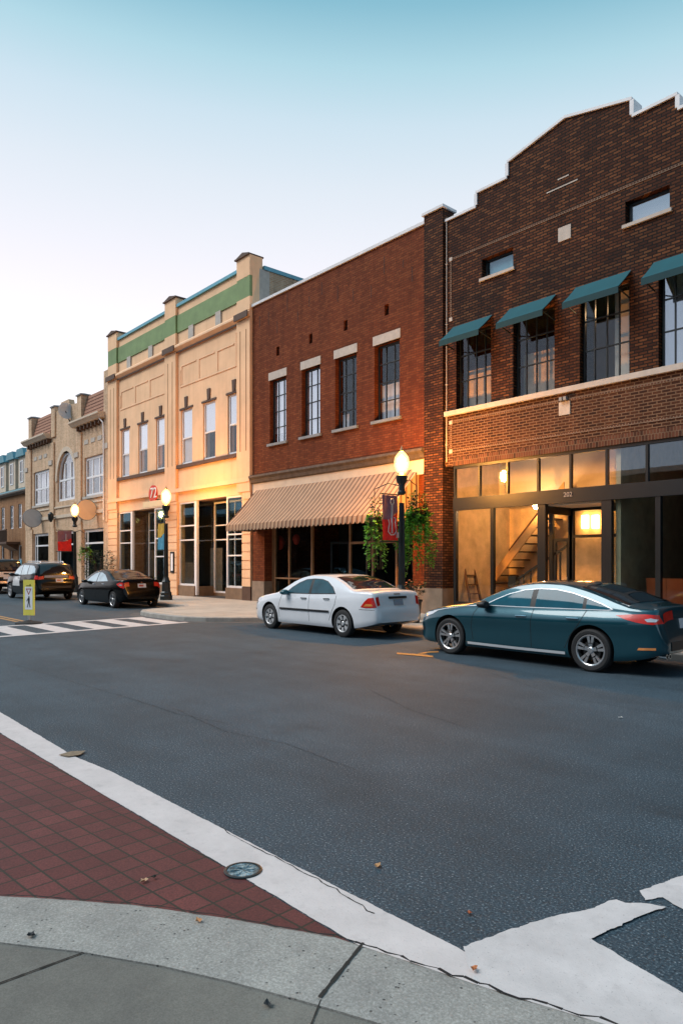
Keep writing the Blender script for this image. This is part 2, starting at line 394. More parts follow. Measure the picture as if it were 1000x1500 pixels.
def leafmat(name, a, c):
    m, nt, b = newmat(name); v = coords(nt)
    col = ramp(nt, noise(nt, v, 9., 3, .6), [(.3,a),(.7,c)]); L(nt, col, b.inputs['Base Color']); setin(b, Roughness=.5)
    b.inputs['Subsurface Weight'].default_value = 0.
    tl = nt.nodes.new('ShaderNodeBsdfTranslucent'); L(nt, col, tl.inputs[0]); mx = nt.nodes.new('ShaderNodeMixShader'); mx.inputs[0].default_value = .35
    L(nt, b.outputs[0], mx.inputs[1]); L(nt, tl.outputs[0], mx.inputs[2]); L(nt, mx.outputs[0], nt.nodes['Material Output'].inputs[0]); return m
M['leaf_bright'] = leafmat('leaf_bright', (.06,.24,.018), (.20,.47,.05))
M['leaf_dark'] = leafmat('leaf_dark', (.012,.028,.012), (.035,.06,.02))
def carpaint(name, c, metal=.35, rough=.28):
    m, nt, b = newmat(name); v = coords(nt)
    n = noise(nt, v, 1.5, 5, .6); L(nt, ramp(nt, n, [(.3,mul(c,.94)),(.7,mul(c,1.05))]), b.inputs['Base Color'])
    setin(b, Metallic=metal, Roughness=rough); b.inputs['Coat Weight'].default_value = 1.; b.inputs['Coat Roughness'].default_value = .02
    return m
M['teal_paint'] = carpaint('teal_paint', (.003,.056,.080), .45)
M['pearl_paint'] = carpaint('pearl_paint', (.70,.71,.74), 0., .4)
M['black_paint'] = carpaint('black_paint', (.002,.0025,.003), .0, .2); M['black_paint'].node_tree.nodes['Principled BSDF'].inputs['Coat Weight'].default_value = .14; M['black_paint'].node_tree.nodes['Principled BSDF'].inputs['Specular IOR Level'].default_value = .2
M['silver_paint'] = carpaint('silver_paint', (.56,.58,.61), .1)
M['teal_sky_tint'] = plain('teal_sky_tint', (.006,.075,.11), .06, metal=.0, var=.2, spec=.3)  # teal sky reflection put into the base colour of the glass
M['blue_sky_tint'] = plain('blue_sky_tint', (.022,.080,.105), .06, metal=.0, var=.35, vs=2., spec=.35)  # bluish sky reflection carried by the base colour
M['smoke_glass'] = plain('smoke_glass', (.010,.014,.017), .04, metal=.0, var=.2, spec=.9)
M['pale_sky_tint'] = plain('pale_sky_tint', (.40,.52,.58), .06, metal=.6, var=.25, vs=2., spec=.8)  # pale sky reflection painted into the window colour
M['brown_mirror_tint'] = plain('brown_mirror_tint', (.05,.03,.02), .08, metal=.1, var=.4, vs=3., spec=.5)  # brown stands in for the tan building mirrored in the rear glass

# ================================================================ SETTING
def flat(name, pts, z, mat, kind='structure', jit=0., step=.08):
    if jit:
        q = []
        for i in range(len(pts)):
            a, b = Vector(pts[i]), Vector(pts[(i+1)%len(pts)]); n = max(1, int((b-a).length/step)); d = (b-a)
            nv = Vector((-d.y,d.x)).normalized() if d.length else Vector((0,0))
            w_ = 0.
            for k in range(n):
                w_ = .72*w_+random.gauss(0, jit*.55); o = w_*min(1,(n-k)/5) if k else 0
                q.append(tuple(a + d*k/n + nv*o))
        pts = q
    o = MB().poly([(x,y,z) for x,y in pts]).build(name, mat)
    if o.data.polygons[0].normal.z < 0: o.data.flip_normals()
    o['kind'] = kind; return o

struct(MB().poly([(-500,-500,0),(500,-500,0),(500,500,0),(-500,500,0)]).build('road', M['asphalt']))

# far pavement: curb line with the bulb-out beside the crossing
def arc(cx, cy, r, a0, a1, n=8): return [(cx+r*math.cos(math.radians(a0+(a1-a0)*i/n)), cy+r*math.sin(math.radians(a0+(a1-a0)*i/n))) for i in range(n+1)]
curb = [(8,12.35)] + [(-15.4,12.35)] + [(-16.1,12.15),(-16.7,11.6),(-17.2,10.95),(-17.75,10.38),(-18.4,10.05),(-19.2,9.95),(-20.6,9.98),(-21.4,10.12),(-22.0,10.45),(-22.35,11.0),(-22.5,11.8),(-22.75,12.4),(-23.3,12.75)] + [(-120,12.75)]
def offset_line(ln, d):
    out = []
    for i, p in enumerate(ln):
        a, b = Vector(ln[max(0,i-1)]), Vector(ln[min(len(ln)-1,i+1)]); t = (b-a).normalized(); out.append((p[0]+t.y*d, p[1]-t.x*d))
    return out
inner = offset_line(curb, .16)
cm = MB()
for i in range(len(curb)-1):
    a, b, c, d = curb[i], curb[i+1], inner[i+1], inner[i]
    a2 = (a[0]+(d[0]-a[0])*.15, a[1]+(d[1]-a[1])*.15); b2 = (b[0]+(c[0]-b[0])*.15, b[1]+(c[1]-b[1])*.15)
    cm.poly([(*a,-.02),(*b,-.02),(*b,.115),(*a,.115)]); cm.poly([(*a,.115),(*b,.115),(*b2,.14),(*a2,.14)]); cm.poly([(*a2,.14),(*b2,.14),(*c,.14),(*d,.14)])
struct(cm.build('curb', M['concrete']))
flat('pavement', inner + [(-120,17.5),(8,17.5)], .137, M['far_walk'])
# gutter strip in front of the far curb
gl = offset_line(curb, -.35)
gm = MB()
for i in range(len(curb)-1): gm.poly([(*gl[i],.004),(*gl[i+1],.004),(*curb[i+1],.004),(*curb[i],.004)])
struct(gm.build('gutter', plain('gutter_dark', (.085,.085,.085), .9, var=.3, vs=5)))

# far zebra crossing
def mark(name, pts, z=.008, mat='road_white', jit=.006): return flat(name, pts, z, M[mat], 'structure', jit, .12)
mark('crosswalk_line', [(-16.85,2.6),(-17.1,2.6),(-18.1,9.9),(-17.85,9.9)])
mark('crosswalk_line', [(-19.55,2.6),(-19.8,2.6),(-20.6,9.8),(-20.35,9.8)])
for k in range(7):
    y = 3.05 + k*1.02; s = -.137*(y-2.6)
    mark('crosswalk_bar', [(-17.1+s,y),(-17.1+s-.07,y+.55),(-19.57+s*.8-.05,y+.55),(-19.57+s*.8,y)], .008)
mark('lane_line', [(-21.3,6.27),(-21.3,6.39),(-60,6.75),(-60,6.63)], .008, 'road_yellow')
mark('lane_line', [(-21.3,6.47),(-21.3,6.59),(-60,6.95),(-60,6.83)], .008, 'road_yellow')
mark('parking_mark', [gp(*p) for p in ((581,956.5),(612,958.6),(634,961),(634,963.5),(608,960.8),(581,958.6))], .008, 'road_orange', .004)
mark('parking_mark', [gp(*p) for p in ((611,957.8),(628,954.4),(642,954),(642,956),(630,956.4),(617,958.2))], .006, 'road_orange', .004)

# near corner: pale gutter band, brick paving, concrete kerb and slab, crossing lines
band_out = [(-30,2.62),(-8.5,2.37),(-2.0,2.42)]; 
flat('brick_paving', [(-30,2.2),(-8.5,2.06),(-2.3,2.11),(-1.9,2.25),(-2.3,1.7),(-3.2,1.2),(-3.9,.75),(-30,-3)], .003, M['brick_pavers'])
flat('gutter_band', [(-30,2.30),(-8.5,2.07),(-5.2,2.09),(-2.25,2.115),(-1.6,2.05),(-1.2,2.1),(-1.3,2.36),(-1.99,2.43),(-3.4,2.40),(-5.5,2.37),(-6.2,2.31),(-8.5,2.36),(-30,2.65)], .006, M['gutter_pale'], jit=.0025, step=.02)
w1 = [gp(*p) for p in ((678,1389),(740,1366),(820,1342),(846,1338),(868,1333),(890,1322),(902,1320),(915,1325),(937,1325),(975,1331),(940,1343),(865,1378),(930,1417),(1000,1458),(1130,1530))]
flat('crosswalk_corner', w1 + [(-.55,2.35),(-1.0,2.15),(-1.5,2.0)], .009, M['road_white'], jit=.0035, step=.012)
w2 = [gp(*p) for p in ((936,1306),(958,1298),(1000,1284),(1120,1240),(1140,1300),(1010,1338),(985,1326),(970,1316),(944,1320))]
flat('crosswalk_corner', w2, .006, M['road_white'], jit=.0045, step=.012)
# small silt patch in the gutter
flat('silt_patch', [gp(*p) for p in ((86,1108),(104,1103),(126,1102),(118,1108),(100,1111))], .016, plain('silt', (.2,.15,.1), .95, var=.3, vs=30), jit=.004, step=.03)
# cracks along the gutter joint
ck = MB()
def crack(pts, w, z):
    q = []
    for i in range(len(pts)-1):
        A, B = Vector(pts[i]), Vector(pts[i+1]); n = max(2, int((B-A).length/.05))
        for k in range(n): q.append(A+(B-A)*k/n+Vector((random.gauss(0,.006),random.gauss(0,.006))))
    q.append(Vector(pts[-1]))
    for i in range(len(q)-1):
        d = (q[i+1]-q[i]); nv = Vector((-d.y,d.x)).normalized(); wa, wb = w*random.uniform(.3,1.2), w*random.uniform(.3,1.2)
        ck.poly([(*(q[i]-nv*wa/2),z),(*(q[i]+nv*wa/2),z),(*(q[i+1]+nv*wb/2),z),(*(q[i+1]-nv*wb/2),z)])
crack([gp(*p) for p in ((322,1213),(345,1228),(375,1243),(430,1270),(490,1305),(530,1330),(548,1340))], .008, .0075)
for path in [((0,968),(60,985),(120,1003),(190,1023),(260,1046),(330,1060)), ((260,1040),(285,1052),(330,1072),(420,1090),(520,1128)), ((540,1010),(600,1040),(690,1068)), ((700,980),(820,1020),(990,1050))]:
    crack([gp(*p) for p in path], .007, .004)
crack([gp(px,py,.121) for px,py in ((0,1310.5),(80,1314.5),(200,1323.5),(340,1343.5),(490,1369.5))], .010, .1215)
crack([gp(px,py,.121) for px,py in ((490,1369.5),(600,1405.5),(700,1439.5),(800,1470.5),(905,1501))], .014, .1215)
struct(ck.build('pavement_crack', plain('crack_black', (.010,.010,.010), .95, var=0)))

ZC = .12
outer_c = [(-30,-4.6),(-9,-1.2),(-5.2,.12)] + [gp(px,py,ZC) for px,py in ((0,1308),(80,1312),(200,1321),(340,1341),(490,1367),(600,1403),(700,1437),(800,1468),(900,1498))] + [(-.6,2.42),(.5,2.5),(6,2.5)]
inner_c = [(-30,-5.0),(-9,-1.6),(-4.9,-.12)] + [gp(px,py,ZC) for px,py in ((0,1380),(120,1394),(240,1415),(340,1438),(430,1462),(500,1482),(560,1500),(640,1528),(720,1556))] + [(-.6,2.0),(.5,2.05),(6,2.05)]
kb = MB()
for i in range(len(outer_c)-1):
    a, b, c, d = outer_c[i], outer_c[i+1], inner_c[i+1], inner_c[i]
    lerp = lambda p,q,t: (p[0]+(q[0]-p[0])*t, p[1]+(q[1]-p[1])*t)
    r = [(a,-.02),(a,.09),(lerp(a,d,.03),.112),(lerp(a,d,.09),ZC),(d,ZC)]
    q = [(b,-.02),(b,.09),(lerp(b,c,.03),.112),(lerp(b,c,.09),ZC),(c,ZC)]
    for k in range(4): kb.poly([(*r[k][0],r[k][1]),(*q[k][0],q[k][1]),(*q[k+1][0],q[k+1][1]),(*r[k+1][0],r[k+1][1])])
    kb.poly([(*d,ZC),(*c,ZC),(*c,.05),(*d,.05)])
kbo = struct(kb.build('near_curb', M['exposed_concrete'], smooth=30))
shr = offset_line(inner_c, -.012) if False else [(x-.004,y-.010) for x,y in inner_c]
flat('near_pavement', shr + [(6,-12),(-30,-12)], ZC-.004, M['slab_concrete'])
jm = MB()
def joint(p, q, w, z):
    d = Vector(q)-Vector(p); nv = Vector((-d.y,d.x)).normalized()*w/2
    A, B = Vector(p), Vector(q); n = 8
    for k in range(n):
        s0, s1 = A+d*k/n, A+d*(k+1)/n; u0, u1 = nv*random.uniform(.7,1.2), nv*random.uniform(.7,1.2)
        jm.poly([(*(s0-u0),z),(*(s0+u0),z),(*(s1+u1),z),(*(s1-u1),z)])
joint(gp(532,1382,ZC), gp(468,1462,ZC), .016, ZC+.004)
joint(gp(122,1395,ZC), gp(-60,1462,ZC), .010, ZC+.0005)
joint(gp(470,1464,ZC), gp(440,1540,ZC), .006, ZC+.0005)
struct(jm.build('expansion_joint', plain('joint_black', (.018,.017,.015), .95, var=.3, vs=20)))

# ================================================================ BUILDING KIT
def wall(mb, x0, x1, z0, z1, holes, y0, y1, mi=None):
    """upright wall with real openings (front face y0, back face y1)"""
    xs = sorted({x0,x1}|{h[0] for h in holes}|{h[1] for h in holes}); zs = sorted({z0,z1}|{h[2] for h in holes}|{h[3] for h in holes})
    xs = [x for x in xs if x0-1e-6 <= x <= x1+1e-6]; zs = [z for z in zs if z0-1e-6 <= z <= z1+1e-6]
    def solid(i,j):
        if i < 0 or j < 0 or i >= len(xs)-1 or j >= len(zs)-1: return False
        cx, cz = (xs[i]+xs[i+1])/2, (zs[j]+zs[j+1])/2
        return not any(h[0]<cx<h[1] and h[2]<cz<h[3] for h in holes)
    for i in range(len(xs)-1):
        for j in range(len(zs)-1):
            if not solid(i,j): continue
            a,b,c,d = xs[i],xs[i+1],zs[j],zs[j+1]
            mb.poly([(a,y0,c),(b,y0,c),(b,y0,d),(a,y0,d)],mi); mb.poly([(a,y1,c),(a,y1,d),(b,y1,d),(b,y1,c)],mi)
            if not solid(i-1,j): mb.poly([(a,y0,c),(a,y0,d),(a,y1,d),(a,y1,c)],mi)
            if not solid(i+1,j): mb.poly([(b,y0,c),(b,y1,c),(b,y1,d),(b,y0,d)],mi)
            if not solid(i,j-1): mb.poly([(a,y0,c),(a,y1,c),(b,y1,c),(b,y0,c)],mi)
            if not solid(i,j+1): mb.poly([(a,y0,d),(b,y0,d),(b,y1,d),(a,y1,d)],mi)
    return mb
def frame_grid(mb, xa, xb, za, zb, y, d, fw, vbars, hbars, mw):
    """outer frame with mullions and rails at the given positions, all butt-jointed"""
    mb.box(xa,xb,y,y+d,za,za+fw); mb.box(xa,xb,y,y+d,zb-fw,zb); mb.box(xa,xa+fw,y,y+d,za+fw,zb-fw); mb.box(xb-fw,xb,y,y+d,za+fw,zb-fw)
    zs = [za+fw]+[z for z in hbars]+[zb-fw]
    for z in hbars: mb.box(xa+fw,xb-fw,y+.003,y+d-.003,z-mw/2,z+mw/2)
    for x in vbars:
        for i in range(len(zs)-1):
            lo = zs[i]+(mw/2 if i else 0); hi = zs[i+1]-(mw/2 if i < len(zs)-2 else 0)
            mb.box(x-mw/2,x+mw/2,y+.006,y+d-.006,lo,hi)
def window(bld, xa, xb, za, zb, y, fm, v=(), h=(), gm='clear_glass', fw=.06, mw=.035, d=.06, name='window', label=None):
    mb = MB(); frame_grid(mb, xa, xb, za, zb, y, d, fw, v, h, mw)
    w = mb.build(name, M[fm], bld)
    if label: w['label'] = label
    MB().box(xa+fw*.6,xb-fw*.6,y+d*.45,y+d*.45+.008,za+fw*.6,zb-fw*.6).build('pane', M[gm], w)
    return w
def lin(a, b, n): return [a+(b-a)*(i+1)/(n+1) for i in range(n)]

# ================================================================ DARK BRICK BUILDING
DX0, DX1 = -14.66, -5.1
dk = thing('brick_building', 'dark brown brick building with stepped white-capped gable and lit shopfront', 'building', (-9.9,YF,.137))
uw = [(-13.50,-12.24),(-11.50,-10.22),(-9.50,-8.20),(-7.50,-6.22)]
sw = [(-12.56,-11.50),(-8.30,-7.24)]
mb = MB()
holes = [(a,b,6.20,8.45) for a,b in uw] + [(a,b,9.80,10.36) for a,b in sw]
wall(mb, -13.92, -5.88, 6.20, 11.90, holes, YF, YF+.32)
mb.build('wall', M['dark_brick'], dk)
MB().box(-13.92,-5.88,YF,YF+.32,4.56,6.20).build('spandrel_wall', M['spandrel_brick'], dk)
mb = MB(); mb.prism_y([(-13.92,11.90),(-12.75,11.90),(-12.75,12.30),(-11.68,12.30),(-11.68,12.72),(-9.9,13.12),(-8.12,12.72),(-8.12,12.30),(-7.05,12.30),(-7.05,11.90)], YF, YF+.32)
mb.box(-7.05,-5.88,YF,YF+.32,11.90,11.95); mb.build('gable', M['dark_brick'], dk)
for x0, x1 in ((-14.66,-13.92),(-5.88,-5.12)):
    mb = MB(); mb.box(x0,x1,YF-.12,YF+.4,.92,12.32); mb.build('corner_pier', M['dark_brick'], dk)
    mb = MB(); mb.box(x0-.01,x1+.01,YF-.15,YF+.4,.137,.92); mb.build('stone_base', M['base_stone'], dk)
    mb = MB(); mb.box(x0-.06,x1+.06,YF-.18,YF+.46,12.32,12.40); mb.build('pier_cap', M['coping'], dk)
# white stepped coping
mb = MB(); t = .07; y0, y1 = YF-.05, YF+.38
def cope(pts):
    for (xa,za),(xb,zb) in zip(pts, pts[1:]):
        if abs(xa-xb) < 1e-6:
            lo, hi = min(za,zb), max(za,zb); mb.box(xa-(.05), xa+.05, y0+.004, y1-.004, lo+ t if za<zb else lo+t, hi)
        else: mb.prism_y([(xa,za),(xb,zb),(xb,zb+t),(xa,za+t)], y0, y1)
cope([(-13.90,11.90),(-12.75,11.90),(-12.75,12.30),(-11.68,12.30),(-11.68,12.72),(-9.9,13.12),(-8.12,12.72),(-8.12,12.30),(-7.05,12.30),(-7.05,11.95),(-5.9,11.95)])
mb.build('coping', M['coping'], dk)
mb = MB(); mb.box(-13.90,-5.90,YF-.09,YF+.02,6.06,6.20); mb.build('sill_course', M['limestone'], dk)
mb = MB(); mb.box(-13.62,-5.98,YF-.02,YF+.10,4.56,4.80); mb.build('soldier_course', M['soldier_brick'], dk)
# projecting rowlock outlines (panel borders) and corner blocks
mb = MB()
for za, zb in ((9.0,10.75),(4.98,5.9)):
    mb.box(-13.72,-6.1,YF-.014,YF+.01,zb-.06,zb); mb.box(-13.72,-13.66,YF-.014,YF+.01,za,zb-.06)
mb.box(-13.72,-6.1,YF-.014,YF+.01,4.98,5.04)
mb.build('rowlock_border', brick('rowlock', [(.06,.026,.016),(.11,.045,.026)], (.2,.14,.1), bw=.076, rh=.06), dk)
for q in [(-13.75,-13.64,YF-.02,YF+.01,z-.05,z+.06) for z in (10.72,8.93,5.86,5.0)]+[(-10.10,-9.74,YF-.02,YF+.01,10.0,10.36),(-10.08,-9.76,YF-.02,YF+.01,5.50,5.84),(-10.45,-9.55,YF-.012,YF+.01,11.40,11.43),(-10.12,-9.8,YF-.012,YF+.01,11.62,11.65)]:
    MB().box(*q).build('stone_block', M['limestone'], dk)
for i,(a,b) in enumerate(uw):
    w = window(dk, a+.02, b-.02, 6.21, 8.44, YF+.14, 'bronze_frame', lin(a,b,3), [7.05,7.80], 'sky_glass' if i == 3 else 'clear_glass', .05, .03)
    cb = MB(); cb.box(a+.05 if i != 2 else a+.72,b-.05,YF+.42,YF+.43,6.22,(7.4,7.45,8.4,8.4)[i]); cb.build('curtain', M['beige_curtain'] if i < 2 else M['plaster_white'] if i == 2 else M['blind'], w)  # white sheet in the last window stands in for its sky reflection
for i,(a,b) in enumerate(sw):
    w = window(dk, a+.02, b-.02, 9.82, 10.35, YF+.16, 'dark_frame', [], [], 'sky_glass' if i else 'mirror_glass', .05)
    s = MB(); s.box(a-.06,b+.06,YF-.06,YF+.14,9.72,9.80); s.build('sill', M['limestone'], w)
    s = MB(); s.box(a+.08,b-.08,YF+.25,YF+.26,9.84,10.3); s.build('blind', M['blue_trim'] if i == 0 else M['blind'], w)  # coloured sheets stand in for the reflections in these small panes
# shell behind
mb = MB()
mb.box(DX0,DX0+.2,YF+.4,34,.137,11.6); mb.box(DX1-.2,DX1,YF+.4,34,.137,11.6); mb.box(DX0+.2,DX1-.2,33.8,34,.137,11.6)
mb.build('side_wall', M['red_brick'], dk)
mb = MB(); mb.box(DX0+.2,DX1-.2,YF+.4,33.8,11.2,11.4); mb.build('roof', M['roofing'], dk)
mb = MB(); mb.box(DX0+.2,DX1-.2,YF+.33,33.8,5.05,5.3); mb.box(DX0+.2,DX1-.2,26,26.1,5.3,11.2); mb.build('ceiling', M['plaster_white'], dk)
mb = MB(); mb.box(-13.9,-5.9,YF+.02,33.8,.10,.16); mb.build('floor', plain('oak_floor',(.16,.085,.04),.5,var=.3,vs=6), dk)
# shopfront: header, posts, transom lights and display panes
SX0, SX1 = -13.62, -5.98
P = [SX0, fx(719), fx(790.5), fx(886), fx(962), SX1]       # uprights below the header
mb = MB()
mb.box(SX0,SX1,YF+.0,YF+.16,3.24,3.60)                     # header beam
mb.box(SX0,SX1,YF+.03,YF+.13,4.48,4.56)
TR = [SX0]+[fx(v) for v in (700,741,786,833.5,886.5,945.5)]+[-6.3,SX1]
for i, x in enumerate(TR):
    h = .03 if 0 < i < len(TR)-1 else .05
    mb.box(max(SX0,x-h),min(SX1,x+h),YF+.03,YF+.13,3.60,4.48)
mb.box(SX0,SX0+.09,YF+.02,YF+.14,.137,3.24)
mb.box(P[1]-.05,P[1]+.05,YF+.02,YF+.14,.55,3.24)
mb.box(P[2]-.10,P[2]+.14,YF+.02,YF+.16,.137,3.24)
mb.box(P[3]-.12,P[3]+.14,YF+.02,YF+.16,.137,3.24)
mb.box(P[4]-.06,P[4]+.06,YF+.02,YF+.14,.55,3.24)
mb.box(SX1-.09,SX1,YF+.02,YF+.14,.137,3.24)
for a, b in ((SX0+.09,P[2]-.10),(P[3]+.14,SX1-.09)):
    mb.box(a,b,YF+.01,YF+.15,.137,.55)
sf = mb.build('shopfront_frame', M['bronze_frame'], dk)
mb = MB()
for a, b in zip(TR, TR[1:]):
    mb = MB(); mb.box(a+.03,b-.03,YF+.075,YF+.085,3.6,4.48); mb.build('transom_pane', M['mirror_glass'] if a > -9 else M['shop_glass'], sf)
for a, b in ((SX0+.09,P[1]-.05),(P[1]+.05,P[2]-.10),(P[3]+.14,P[4]-.06),(P[4]+.06,SX1-.09)):
    mb = MB(); mb.box(a,b,YF+.075,YF+.085,.55,3.24); mb.build('display_pane', M['shop_glass'] if b < P[3] else M['dim_glass'], sf)
# recessed entrance
RY = YF+1.35; ra, rb = P[2]+.14, P[3]-.12
mb = MB(); mb.box(ra-.12,ra-.02,YF+.16,RY,.137,.5); mb.box(ra-.12,ra-.02,YF+.16,RY,3.0,3.2)
mb.box(rb+.02,rb+.12,YF+.16,RY,.137,.5); mb.box(rb+.02,rb+.12,YF+.16,RY,3.0,3.2)
dx0 = fx(812,RY); dx1 = fx(838,RY)
for x in (ra-.07, fx(806,RY), fx(836,RY), rb+.07): mb.box(x-.06,x+.06,RY,RY+.1,.137,3.2)
mb.box(ra-.01,rb+.01,RY+.003,RY+.09,2.38,2.46); mb.box(ra-.01,rb+.01,RY+.003,RY+.09,3.12,3.2)
en = mb.build('entrance_frame', M['bronze_frame'], dk)
mb = MB(); frame_grid(mb, fx(806,RY)+.06, fx(836,RY)-.06, .16, 2.38, RY+.02, .06, .10, [], [1.05], .08); dd = mb.build('entrance_door', M['bronze_frame'], dk)
MB().box(fx(806,RY)+.12,fx(836,RY)-.12,RY+.045,RY+.053,.2,2.3).build('pane', M['shop_glass'], dd)
MB().bar((fx(836,RY)-.11,RY-.02,.9),(fx(836,RY)-.11,RY-.02,1.3),.03).build('handle', M['chrome'], dd)
MB().box(rb-.85,rb,RY+.05,RY+.058,.2,2.38).box(rb-.85,rb,RY+.05,RY+.058,2.46,3.12).build('side_light', M['shop_glass'], en)
MB().box(ra-.02,fx(806,RY)-.06,RY+.05,RY+.058,.2,3.12).build('side_light', M['shop_glass'], en)
MB().box(ra-.12,rb+.12,YF+.17,RY+.1,3.2,3.24).build('entrance_soffit', M['plaster_white'], dk)
def text_mesh(name, s, size, mat, parent, loc, depth=.01, rot=(PI/2,0,0)):
    c = bpy.data.curves.new(name,'FONT'); c.body = s; c.size = size; c.extrude = depth; c.align_x = 'CENTER'; c.align_y = 'CENTER'
    t = bpy.data.objects.new(name+'_curve', c); COL.objects.link(t); bpy.context.view_layer.update()
    me = bpy.data.meshes.new_from_object(t.evaluated_get(bpy.context.evaluated_depsgraph_get())); bpy.data.objects.remove(t)
    me.name = name; me.materials.clear(); me.materials.append(mat)
    o = bpy.data.objects.new(name, me); COL.objects.link(o); o.rotation_euler = rot
    if parent:
        p = parent
        while p.parent: p = p.parent
        o.parent = parent; o.location = Vector(loc)-p.location
    else: o.location = loc
    return o
text_mesh('house_number', '202', .17, M['stone'], dk, (fx(831.5),YF-.014,3.44), .008)

# inside the lit shop
mb = MB(); mb.box(-13.9,-9.35,19.5,19.62,.16,5.05); mb.box(-9.45,-9.35,19.62,26,.16,5.05); mb.box(-13.98,-13.9,YF+.4,19.5,.16,5.05); mb.build('inner_wall', M['plaster'], dk)
MB().box(-13.9,-8.62,18.95,19.03,3.55,5.05).build('bulkhead', M['plaster_white'], dk)
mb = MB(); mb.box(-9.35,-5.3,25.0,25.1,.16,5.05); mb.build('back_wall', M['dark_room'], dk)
mb = MB(); mb.box(-8.62,-8.5,YF+.17,25,.16,5.05); mb.build('light_stop_partition', M['plaster'], dk)  # carried forward to the shopfront to stop lamp light leaking right
# staircase rising to the right
SY = 18.6
(sx0, sz0), (sx1, sz1) = at(690,884,SY), at(800,748,SY)
sz0 = .16; slope = (sz1-sz0)/(sx1-sx0)
st = thing('staircase', 'timber staircase with pale stringer climbing behind the lit shop window', 'staircase', (sx0,SY,.16))
mb = MB(); mb.prism_y([(sx0-.1,sz0),(sx0+.15,sz0),(sx1+.6,sz1+.6*slope-.12),(sx1+.6,sz1+.6*slope+.16),(sx0-.1,sz0+.2)], SY-.04, SY); mb.build('stringer', plain('pine',(.55,.32,.13),.6,var=.15), st)
mb = MB(); n = 15
for i in range(n):
    x = sx0+(sx1+.6-sx0)*i/n; z = sz0+(x-sx0)*slope
    mb.box(x+.02,x+.30,SY+.002,SY+.88,z+.10,z+.14)
mb.build('tread', plain('tread_dark',(.05,.028,.016),.6,var=.2), st)
mb = MB(); 
mb.bar((sx0-.05,SY+.88,sz0+.95),(sx1+.6,SY+.88,sz1+.6*slope+.95),.05); mb.build('handrail', plain('walnut',(.10,.04,.02),.5,var=.2), st)
rl = thing('stair_railing', 'black metal railing with newel post beside the lit staircase', 'railing', (fx(752,17.7),17.7,.16))
mb = MB(); nx = fx(752,17.7); mb.box(nx-.13,nx+.13,17.6,17.8,.16,1.30); mb.build('newel_post', M['iron'], rl)
mb = MB()
x = nx+.35
while x < fx(835,17.7):
    mb.box(x-.02,x+.02,17.68,17.72,.16,1.15+(x-nx)*.55); x += .24
mb.bar((nx+.13,17.7,1.2),(fx(835,17.7),17.7,1.2+(fx(835,17.7)-nx)*.55),.06)
for z in (.5,.85): mb.box(nx+.13,fx(835,17.7),17.685,17.715,z-.02,z+.02)
mb.build('rail', M['iron'], rl)
# step ladder
la, lb = at(672,775,17.4), at(699,882,17.4)
ld = thing('step_ladder', 'tall dark wooden step ladder leaning open behind the shop window', 'ladder', (lb[0],17.4,.16))
mb = MB()
p0, p1 = Vector((la[0],17.35,la[1])), Vector((lb[0]+.02,17.1,.17)); q0, q1 = Vector((la[0]+.05,17.6,la[1])), Vector((lb[0]-.05,17.75,.17))
mb.bar(p0,p1,.05,.07); mb.bar(q0,q1,.05,.07)
mb.build('front_rails', plain('ladder_wood',(.12,.06,.03),.6,var=.3), ld)
mb = MB()
for i in range(8):
    t = .12+.11*i; mb.bar(p0.lerp(p1,t),q0.lerp(q1,t),.09,.03)
mb.build('step', plain('ladder_step',(.13,.065,.03),.6,var=.3), ld)
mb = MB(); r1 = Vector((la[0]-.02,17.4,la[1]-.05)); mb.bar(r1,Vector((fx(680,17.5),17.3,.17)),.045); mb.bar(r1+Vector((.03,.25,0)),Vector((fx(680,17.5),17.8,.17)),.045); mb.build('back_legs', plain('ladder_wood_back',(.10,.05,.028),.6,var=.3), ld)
# lamps seen lit inside
def pendant(px, py, Y, r, label, top=5.05):
    x, z = at(px,py,Y); t = thing('pendant_lamp', label, 'lamp', (x,Y,z), group='lit lamps inside the brick shop')
    MB().lathe([(.0,-r),(r*.7,-r*.75),(r,0),(r*.8,r*.6),(r*.35,r)], (x,Y,z), 16).build('globe', M['lit_bulb'], t, 60)
    MB().lathe([(r*.4,r*.9),(r*.4,r*1.3),(.012,r*1.4),(.012,top-z)], (x,Y,z), 10).build('stem', M['iron'], t, 40)
pendant(786,740,18.3,.13,'small lit lamp near the top of the staircase')
x_, z_ = at(918,445,17.3)
pendant(918,445,17.3,.09,'small orange lamp lit in the third upper window from the left',11.2)
for px, lab in ((851,'left half of the glowing pair of wall lamps above the entrance'),(866,'right half of the glowing pair of wall lamps above the entrance')):
    x, z = at(px,764,19.2)
    t = thing('wall_lamp', lab, 'lamp', (x,19.2,z)); MB().box(x-.09,x+.09,19.36,19.46,z-.2,z+.2).build('shade', M['lit_small'], t); MB().box(x-.05,x+.05,19.46,19.499,z-.1,z+.1).build('bracket', M['iron'], t)
# orange chairs behind the right pane
def chair(x, y, lab):
    c = thing('chair', lab, 'chair', (x,y,.16), group='orange chairs inside the right bay')
    MB().box(x-.24,x+.24,y-.24,y+.24,.60,.66).build('seat', M['orange_plastic'], c)
    MB().prism_x([(y-.27,.66),(y-.22,.66),(y-.30,1.32),(y-.34,1.32)],x-.24,x+.24).build('backrest', M['orange_plastic'], c)
    for sx in (-.2,.2):
        for sy in (-.2,.2): MB().bar((x+sx,y+sy,.16),(x+sx,y+sy,.60),.035).build('leg', M['iron'], c)
chair(fx(969,17.4),17.4,'orange chair close to the dark pane post above the teal car boot')
chair(fx(999,17.2),17.2,'orange chair cut off by the right edge inside the dark pane')

